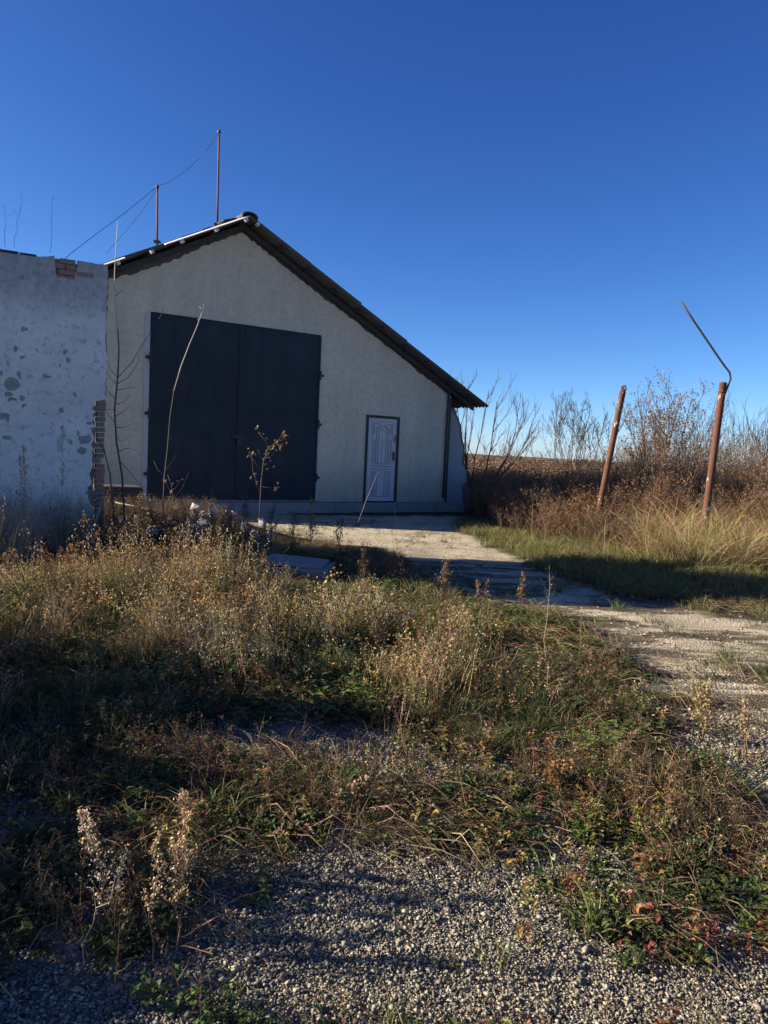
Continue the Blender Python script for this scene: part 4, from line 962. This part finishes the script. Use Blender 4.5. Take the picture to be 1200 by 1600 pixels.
shrub('shrub', 1182, 20, 3.1, 4, 2, 6, 'tall thin bare sapling shrub at the right edge of the picture', r=.02, spread=.28, nc=6, group=GRP)
shrub('shrub', 1160, 30, 3.9, 6, 2, 16, 'pale bare shrub right of the nearer pipe post', [(.3, .2, .12)], 80, r=.02, spread=.4, nc=6, group=GRP)
shrub('shrub', 965, 26, 2.2, 5, 2, 26, 'low twiggy shrub behind the farther pipe post', [(.26, .15, .09)], 200, r=.018, spread=.4, nc=5, group=GRP, ls=.05)
shrub('shrub', 800, 44, 3.0, 6, 2, 36, 'small hazy bare shrub on the field edge right of the dark fanning shrub', r=.03, spread=.5, nc=5, group=GRP, mn=.008)
shrub('shrub', 1048, 23, 3.1, 6, 2, 61, 'twiggy shrub merging with the right side of the brown leafed shrub', [(.3, .2, .12)], 220, r=.018, spread=.4, nc=6, group=GRP, ls=.06)
shrub('shrub', 1098, 29, 3.6, 6, 2, 62, 'twiggy shrub seen left of the nearer post, behind the thin one', [(.3, .2, .12)], 160, r=.018, spread=.4, nc=6, group=GRP, ls=.06)
shrub('shrub', 1205, 25, 3.6, 6, 2, 63, 'bare shrub half cut by the right edge of the picture', r=.018, spread=.35, nc=6, group=GRP)
for i, (px, Y, h_) in enumerate(((760, 52, 2.4), (840, 60, 2.6), (1000, 48, 3.2), (1050, 40, 3.4), (1100, 46, 3.6), (1140, 52, 3.4), (1190, 38, 3.2), (1230, 30, 3.4))):
    shrub('far_shrub', px, Y, h_, 5, 2, 50+i, ('faraway bare shrub on the field edge, '+('nearest the garage', 'in line with the wide pale grey shrub', 'seen through the brown leafed shrub', 'between brown leafed shrub and nearer pipe post', 'behind the nearer pipe post', 'just right of the nearer pipe post', 'close to the right edge of the picture', 'cut by the right edge of the picture')[i]), r=.025, spread=.4, nc=5, group='faraway bare shrubs along the field edge', mn=.010)

# saplings in front of the garage
def poly_sapling(name, pts, Y, r0, r1, label, side=(), mat_=M_TWIG, tipmat=None, tip_from=None, cat='sapling'):
    P = np.array([at(x, y, Y) for x, y in pts]); P[0, 2] = min(P[0, 2], float(height(P[0, 0], Y)))-.02
    o = empty(name, P[0]); L = P-P[0]; n = len(L); R = np.linspace(r0, r1, n)
    k = n if tip_from is None else tip_from+1
    g = G(); g.tube(L[:k], R[:k], 7); g.build('stem', mat_, o, smooth=True)
    if tip_from is not None: g = G(); g.tube(L[tip_from:], R[tip_from:]*1.01, 7); g.build('sunlit_top', tipmat, o, smooth=True)  # upper stem in pale colour, standing for the sunlight on it
    return o, P
def side_branch(o, P0, px, Y, r0, m_=M_TWIG, nm='branch'):
    pts = np.array([at(x, y, Y+dy) for x, y, dy in px])-P0
    g = G(); g.tube(pts, np.linspace(r0, r0*.35, len(pts)), 5); g.build(nm, m_, o, smooth=True)
YA = 10.15
oA, PA = poly_sapling('sapling', [(198, 800), (191, 745), (182, 690), (179, 640), (184, 590), (186, 545), (184, 515), (180, 470), (179, 430), (181, 390), (184, 345)], YA, .015, .004, '', tipmat=M_PALE, tip_from=6)  # top part coloured pale where the sun strikes the stem
tag(oA, 'tall bare sapling with its sunlit top coloured pale beside the end of the white wall', 'sapling')
for br in ([(184, 590, 0), (172, 577, -.1), (168, 562, -.2)], [(184, 590, 0), (205, 568, -.1), (228, 530, -.2), (252, 492, -.3), (257, 475, -.3)], [(183, 600, 0), (200, 590, .1), (214, 570, .2), (221, 548, .2)],
           [(183, 600, 0), (173, 592, -.1), (167, 582, -.1)], [(182, 610, 0), (198, 607, 0), (216, 604, -.1)], [(181, 625, 0), (170, 612, .1), (164, 602, .1)], [(181, 640, 0), (168, 640, 0), (160, 628, .1)],
           [(181, 650, 0), (195, 642, .1), (206, 630, .1)], [(180, 668, 0), (192, 668, 0), (204, 663, 0)], [(180, 660, 0), (170, 650, 0), (165, 640, 0)], [(185, 705, 0), (200, 700, 0), (212, 703, 0)], [(187, 720, 0), (203, 738, -.1), (222, 760, -.1)], [(180, 680, 0), (188, 690, 0), (200, 684, 0)],
           [(180, 632, 0), (194, 628, 0), (205, 616, .1)], [(181, 462, 0), (186, 458, 0), (191, 453, 0)]):
    side_branch(oA, PA[0], [(x, y, dy) for x, y, dy in br], YA, .0055)
oA2, PA2 = poly_sapling('sapling', [(183, 800), (172, 740), (163, 705), (150, 680)], 10.2, .011, .006, '')
tag(oA2, 'short dark leaning stem beside the foot of the tall pale-topped sapling', 'sapling')
YB = 10.9
oB, PB = poly_sapling('sapling', [(254, 795), (257, 745), (262, 700), (266, 650), (272, 610), (283, 572), (296, 538), (308, 510), (317, 485)], YB, .0095, .005, '', tipmat=M_PALE, tip_from=4)  # pale tip and top twigs: sunlight painted as bark colour
tag(oB, 'slender curving sapling with a tip coloured pale as sunlit in front of the left gate leaf', 'sapling')
for br, m_ in (([(317, 485, 0), (312, 479, 0)], M_PALE), ([(317, 485, 0), (325, 481, .05)], M_PALE), ([(316, 488, 0), (319, 474, 0)], M_PALE), ([(311, 504, 0), (309, 498, 0)], M_PALE), ([(263, 690, 0), (270, 678, 0)], M_TWIG),
               ([(258, 745, 0), (246, 733, .1), (240, 720, .1)], M_TWIG), ([(259, 735, 0), (270, 720, 0), (276, 708, 0)], M_TWIG)):
    side_branch(oB, PB[0], br, YB, .007, m_)
def leafy_sapling(px_pts, Y, brs, leaves, label, r=.011, lc=((.36, .22, .10), (.42, .28, .13), (.28, .16, .08))):
    o, P = poly_sapling('leafy_sapling', px_pts, Y, r, .004, '')
    for b_ in brs: side_branch(o, P[0], b_, Y, .006)
    g = G()
    for (x, y, n, s_) in leaves:
        c = at(x, y, Y)-P[0]
        for _ in range(n): g.leaf(c+rng.normal(0, s_*.01, 3), rng.normal(0, 1, 3), .06*rng.uniform(.7, 1.2), .04, A(lc[rng.integers(3)]))
    g.build('leaves', M_DRY, o, col=True); return tag(o, label, 'sapling')
leafy_sapling([(405, 812), (408, 755), (412, 720), (420, 700), (433, 690), (443, 678)], 12.3,
    [[(412, 720, 0), (406, 712, 0), (403, 702, .05)], [(413, 715, 0), (424, 712, 0), (438, 692, 0)], [(408, 755, 0), (396, 742, 0), (393, 715, .05)], [(409, 760, 0), (425, 763, 0), (436, 761, 0)], [(410, 740, 0), (398, 722, 0), (388, 708, 0)], [(406, 770, 0), (400, 755, 0), (398, 742, 0)], [(420, 700, 0), (414, 688, 0), (404, 676, 0)]],
    [(441, 680, 9, 4), (439, 690, 9, 4), (434, 697, 7, 5), (425, 702, 8, 4), (403, 674, 5, 3), (413, 682, 2, 3), (390, 709, 6, 4), (418, 712, 6, 4), (423, 727, 4, 3), (396, 742, 4, 3), (434, 761, 4, 4), (400, 755, 2, 3)], 'small sapling with brown leaves in front of the right gate leaf')
leafy_sapling([(272, 800), (270, 775), (268, 758), (262, 742)], 10.7, [[(270, 775, 0), (262, 760, 0), (255, 742, 0)], [(271, 780, 0), (285, 762, 0), (296, 735, 0)], [(270, 770, 0), (276, 760, 0), (282, 752, 0)]], [(269, 764, 4, 4), (262, 745, 2, 3), (282, 752, 2, 2)], 'small leafless looking sapling with few red leaves at the foot of the curving sapling', .008, ((.3, .1, .06), (.3, .16, .1), (.2, .1, .06)))
leafy_sapling([(782, 838), (783, 815), (778, 800), (770, 790)], 14.3, [[(783, 818, 0), (790, 806, 0), (794, 796, 0)], [(781, 808, 0), (785, 796, 0)]], [(770, 790, 1, 2)], 'tiny bare seedling standing in the shade right of the garage corner', .010)

# green goldenrod-like stalks
def green_stalk(px, y0, y1, Y, label, cols=(GREEN, (.14, .2, .04)), n=70, lean=4, w=.085):
    p0 = at(px, y0, Y); p1 = at(px+lean, y1, Y); p0[2] = float(height(p0[0], Y)); o = empty('green_weed', p0); d = p1-p0
    g = G(); g.tube([d*k for k in np.linspace(-.02, 1, 6)], np.linspace(.005, .002, 6), 5); g.build('stem', M_STEM, o)
    g = G()
    for i in range(n):
        k = rng.uniform(.08, 1)**.8; e = rng.uniform(0, 2*PI); g.leaf(d*k, (math.cos(e), math.sin(e), rng.uniform(.2, 1.2)), w*(1.15-k*.7)*rng.uniform(.7, 1.2), .012, A(cols[rng.integers(len(cols))]))
    g.build('leaves', M_PLANT, o, col=True); return tag(o, label, 'weed', 'upright green leafy weeds')
M_STEM, t, b = mat('green_stem', (.12, .14, .04), .7)
green_stalk(327, 900, 762, 8.6, 'tallest upright green leafy weed, rising before the gate', n=90)
green_stalk(308, 905, 800, 8.5, 'upright green weed left of the tallest green one', n=70, lean=2)
green_stalk(343, 905, 808, 8.7, 'upright green weed right of the tallest green one', n=70, lean=5)
green_stalk(905, 1050, 958, 5.2, 'yellow green upright weed at the edge of the track', cols=(YELG, (.3, .28, .07)), n=80, lean=4, w=.035)
green_stalk(262, 1100, 1030, 4.5, 'small bushy yellow green weed by the dark hollow', cols=(YELG, GREEN), n=70, lean=-3, w=.05)
green_stalk(1000, 1345, 1262, 2.75, 'yellow leafed upright weed in the near patch at right', cols=(YELG, (.35, .3, .08)), n=40, lean=-8, w=.05)
green_stalk(1035, 1370, 1250, 2.85, 'reddish yellow weed with broad leaves near the right side', cols=(YELG, RUSTY), n=30, lean=6, w=.07)

# individual dried weeds
def dried(px, y0, y1, Y, label, nb=30, spread=.25, fl=9, fs=.012, cs_=(TAN, STRAW), lean=0, start=.3, r=.003, stemc=(.3, .2, .12), name='dried_weed', stems=1):
    x0 = at(px, y0, Y); z0 = float(height(x0[0], Y)); top_ = at(px+lean, y1, Y); o = empty(name, (x0[0], Y, z0)); base = np.array([x0[0], Y, z0])
    sg = G(); hg = G()
    for s_ in range(stems):
        d = top_-base+(rng.normal(0, .05, 3)*[1, 1, .6] if s_ else 0); Hh = d[2]; wob = rng.normal(0, .01, (7, 3)); wob[0] = 0
        P = np.array([d*k for k in np.linspace(0, 1, 7)])+wob; sg.tube(P, np.linspace(r, r*.4, 7), 5, stemc)
        for _ in range(nb):
            k = rng.uniform(start, .97); i = int(k*6); p = P[i]+(P[min(i+1, 6)]-P[i])*(k*6-i); a = rng.uniform(0, 2*PI); l = Hh*spread*(1.15-k)*rng.uniform(.5, 1.2)
            e = p+np.array([math.cos(a)*l*.6, math.sin(a)*l*.6, l*.85]); sg.tube([p, (p+e)/2+[math.cos(a)*l*.08, math.sin(a)*l*.08, 0], e], [r*.4, r*.3, r*.2], 3, stemc)
            for j in np.linspace(.25, 1, fl): hg.fleck(p+(e-p)*j, fs, A(cs_[rng.integers(len(cs_))]), 1, fs*.6, .75)
    sg.build('stem', M_DRY, o, col=True); tag(hg.build('seed_heads', M_DRY, o, col=True), kind='stuff'); return tag(o, label, 'weed')
dried(272, 1535, 1240, 1.98, 'golden dried weed with dense fluffy seed heads, rightmost of the near pair', 64, .22, 11, .0078, ((.62, .42, .22), (.72, .55, .33), (.5, .34, .18)), 6, .28, .0024)
dried(237, 1560, 1290, 1.93, 'thinner golden dried weed leaning in behind the dense fluffy one', 36, .15, 8, .007, ((.55, .38, .2), (.6, .45, .26)), 8, .30, .002)
dried(182, 1540, 1250, 1.98, 'pale seeded dried weed leaning left near the lower left corner', 46, .24, 9, .0085, ((.7, .58, .4), (.6, .46, .28), (.5, .4, .25)), -55, .28, .0022)
dried(150, 1545, 1330, 2.05, 'low spreading pale dried weed between the two near groups', 28, .3, 8, .0075, ((.65, .55, .38), PALE), 45, .35, .0018)
dried(112, 1600, 1370, 1.88, 'bare pale stalk leaning right in the lower left corner', 4, .3, 3, .005, (PALE,), 75, .55, .0017, (.5, .42, .3))
dried(132, 930, 868, 7.2, 'bright tan dried weed standing in the weeds before the white wall', 40, .3, 8, .016, (PALE, TAN), 0, .2, .004)
dried(813, 975, 893, 7.0, 'brown plume-shaped dried weed at the near edge of the track', 46, .25, 8, .016, (BROWN, TAN), 2, .25, .004)
dried(845, 1062, 885, 5.0, 'tall bare pale weed with candelabra branches at the edge of the track', 12, .35, 3, .008, (TAN,), 15, .66, .0035, (.42, .35, .22))
dried(40, 840, 700, 8.2, 'dry reddish weed with seed clusters, leftmost before the white wall', 26, .2, 7, .016, (TAN, (.45, .32, .25)), -4, .5, .004, stems=2)
dried(95, 850, 660, 8.3, 'tallest dry seeded weed in front of the white wall', 26, .16, 7, .016, (TAN, (.45, .33, .26)), 6, .55, .004)
for q in ((212, 850, 770, 10.8, 'dry forked weed on the mound just right of the white wall', BROWN, TAN, 6), (240, 850, 788, 10.5, 'bushy brown weed in the middle of the mound', BROWN, DKB, -5), (288, 850, 778, 10.7, 'thin dark weed on the crown of the mound', DKB, BROWN, 4),
          (355, 855, 785, 10.4, 'brown weed at the right slope of the mound', BROWN, TAN, 8), (386, 860, 770, 10.2, 'tall dark weed where the mound meets the yard', DKB, BROWN, -3), (420, 862, 792, 10.1, 'dark twiggy weed at the near edge of the yard', DKB, TAN, 6), (455, 868, 800, 9.9, 'brown seeded weed left of the pinkish tan one', BROWN, TAN, 3), (530, 880, 815, 9.6, 'sparse dark weed right of the pinkish tan one', DKB, BROWN, -4), (185, 860, 800, 10.0, 'pale feathery weed at the foot of the tall sapling', TAN, STRAW, 8)):
    dried(q[0], q[1], q[2], q[3], q[4], 20, .4, 5, .022, (q[5], q[6]), q[7], .3, .005, (.10, .075, .055), stems=2)
dried(485, 880, 790, 9.7, 'pinkish tan dried weed at the left edge of the yard', 40, .3, 7, .018, (RUSTY, TAN), 0, .2, .004, stems=2)
dried(1035, 1330, 1185, 2.95, 'tall reddish stemmed weed in the near patch at right', 30, .3, 6, .008, (YELG, RUSTY, STRAW), 12, .3, .0025, (.25, .1, .06))
dried(1085, 1330, 1060, 3.9, 'large tangled yellow seeded weed before the track at right', 40, .35, 7, .014, (YELG, STRAW, TAN), 10, .2, .003, (.3, .18, .1), stems=3)
dried(1150, 1340, 1090, 3.7, 'pale seeded weed at the right beside the large tangled one', 34, .3, 6, .012, (STRAW, TAN), 14, .3, .003, stems=2)
dried(1010, 1230, 1060, 4.2, 'yellowish seeded weed left of the large tangled one', 30, .35, 6, .013, (YELG, STRAW), -4, .3, .003, stems=2)
dried(590, 1180, 960, 5.2, 'fine pale dried weed standing in the middle of the plot', 34, .3, 7, .011, (TAN, STRAW), 10, .25, .003, stems=3)
dried(640, 1120, 930, 5.7, 'pale feathery dried weed right of the middle of the plot', 34, .3, 7, .011, (STRAW, TAN), -10, .25, .003, stems=3)
dried(740, 1060, 905, 6.4, 'reddish brown dried weed by the edge of the shaded track', 34, .25, 7, .013, (BROWN, TAN), 6, .25, .003, stems=2)
dried(370, 1060, 900, 6.2, 'tall straw coloured dried weed left of the concrete block', 34, .22, 7, .013, (TAN, STRAW), 8, .3, .003, stems=3)
dried(430, 1040, 905, 6.3, 'straw coloured dried weed just below the concrete block', 30, .22, 7, .012, (TAN, STRAW), 10, .3, .003, stems=2)
dried(300, 1120, 880, 5.5, 'thin upright brown weed in the left half of the plot', 30, .2, 7, .012, (BROWN, TAN), 4, .3, .003, stems=2)
for q in ((45, 1090, 930, 5.6, 'tall brown dead weed at the left edge of the plot', BROWN, TAN), (110, 1120, 985, 5.2, 'dark bushy dead weed right of the tall one at the left edge', DKB, BROWN), (205, 1010, 885, 6.8, 'rust brown dead weed above the dark hollow', RUSTY, BROWN), (505, 1085, 925, 5.9, 'rust brown dead weed in the centre of the plot', RUSTY, BROWN),
          (690, 1010, 880, 6.9, 'tall thin dead stalks at the border of the shaded track', BROWN, TAN), (565, 960, 860, 7.6, 'dark bushy dead weed right of the concrete block', DKB, BROWN), (612, 955, 868, 7.7, 'brown tangled weed between the concrete block and the track', DKB, RUSTY), (555, 1330, 1225, 2.85, 'low straw coloured dead weed bent over the gravel', BROWN, STRAW), (865, 1290, 1190, 3.2, 'small orange brown weed in the gravel right of the centre', RUSTY, GOLD)):
    dried(q[0], q[1], q[2], q[3], q[4], 30, .38, 5, .017, (q[5], q[6]), 3, .15, .004, (.10, .075, .055), stems=3)
def stick(pts, Y, label, r=.004, nm='dry_stalk', m_=M_PALE):
    P = np.array([at(x, y, Y+dy) for x, y, dy in pts]); g = G(); g.tube(P, np.linspace(r, r*.4, len(P)), 5); o = g.build(nm, m_, smooth=True); return tag(o, label, 'dry stalk')
stick([(560, 815, 0), (572, 782, 0), (583, 755, 0), (591, 737, 0)], 11.2, 'thin pale stalk leaning in front of the white door', .0024)
stick([(160, 850, -.4), (190, 833, -.3), (225, 820, -.1), (252, 822, 0)], 9.6, 'pale arching stalk over the mound beside the white wall', .006)
stick([(165, 860, -.4), (195, 838, -.3), (222, 831, -.1), (262, 826, 0)], 9.4, 'second pale arching stalk, lower over the mound', .005)
stick([(140, 862, 0), (152, 805, 0), (163, 770, .1)], 9.0, 'pale stalk leaning up against the end of the white wall', .006)
stick([(410, 948, 0), (440, 945, 0), (475, 950, 0), (505, 962, 0)], 6.3, 'long pale stalk arching over weeds below the concrete block', .004)
stick([(180, 785, 0), (215, 792, 0), (262, 800, 0), (310, 825, 0)], 11.1, 'grey branch lying across the rubble mound', .012)
stick([(300, 815, 0), (345, 790, .1), (395, 822, .1), (450, 838, 0)], 10.9, 'dark bent branch lying on the mound in front of the yard', .012, m_=M_TWIG)
stick([(330, 780, 0), (360, 830, .1), (385, 850, .2)], 10.8, 'dark thin branch slanting down the right side of the mound', .010, m_=M_TWIG)
# weeds growing on the wall top
def top_weed(px, y0, y1, label, lean=0, seed=0):
    x, y = px, y0; d = ray(x, y); t_ = 9.3+.0*x; Yw = None
    for Y_ in np.arange(8.6, 11, .01):
        p = at(x, y, Y_); l = (p-WR); yl = -l[0]*math.sin(WTH)+l[1]*math.cos(WTH)
        if yl > .15: Yw = Y_; break
    o = dried(x, y0, y1, Yw, label, 14, .22, 4, .010, (BROWN, DKB), lean, .35, .003, (.12, .09, .07)); dz = at(x, y0, Yw)[2]-o.location.z-.03; o.location.z += dz
    for ch in o.children:
        ch.scale.z = max(.1, (at(x+lean, y1, Yw)[2]-o.location.z)/(at(x+lean, y1, Yw)[2]-(o.location.z-dz)))
top_weed(8, 382, 318, 'thin weed on top of the white wall, leftmost of three')
top_weed(22, 383, 302, 'taller leaning weed on top of the white wall beside the leftmost', 12)
top_weed(78, 392, 305, 'lone branching weed on top of the white wall', 5)

# unseen bushes added left of the picture to shade the foreground
BL = 'unseen bushes added left of the picture to shade the foreground'
for i, (x, y, h_, st_, nl) in enumerate(((-3.6, 3.3, 2.2, 7, 1500), (-4.1, 4.0, 2.7, 8, 1900), (-4.7, 4.7, 2.3, 7, 1500), (-3.3, 2.85, 1.7, 6, 1100), (-5.4, 3.6, 3.2, 8, 1700), (-3.9, 2.52, 2.3, 3, 500), (-3.2, 2.22, 1.9, 3, 520), (-3.4, 1.66, 2.2, 3, 560), (-2.7, 1.80, .9, 4, 300), (-3.2, 1.40, 1.8, 4, 600))):
    shrub('bush', 0, y, h_*.62, st_, 2, 80+i, 'unseen leafy brown bush added left of the picture to shade the foreground', [(.12, .13, .05), (.2, .14, .07), (.15, .1, .05)], nl, r=.012, spread=.55, nc=5, cat='bush', group=BL, ls=.085, xw=x)
print('TRIS', NTRI, sum(NTRI.values()))
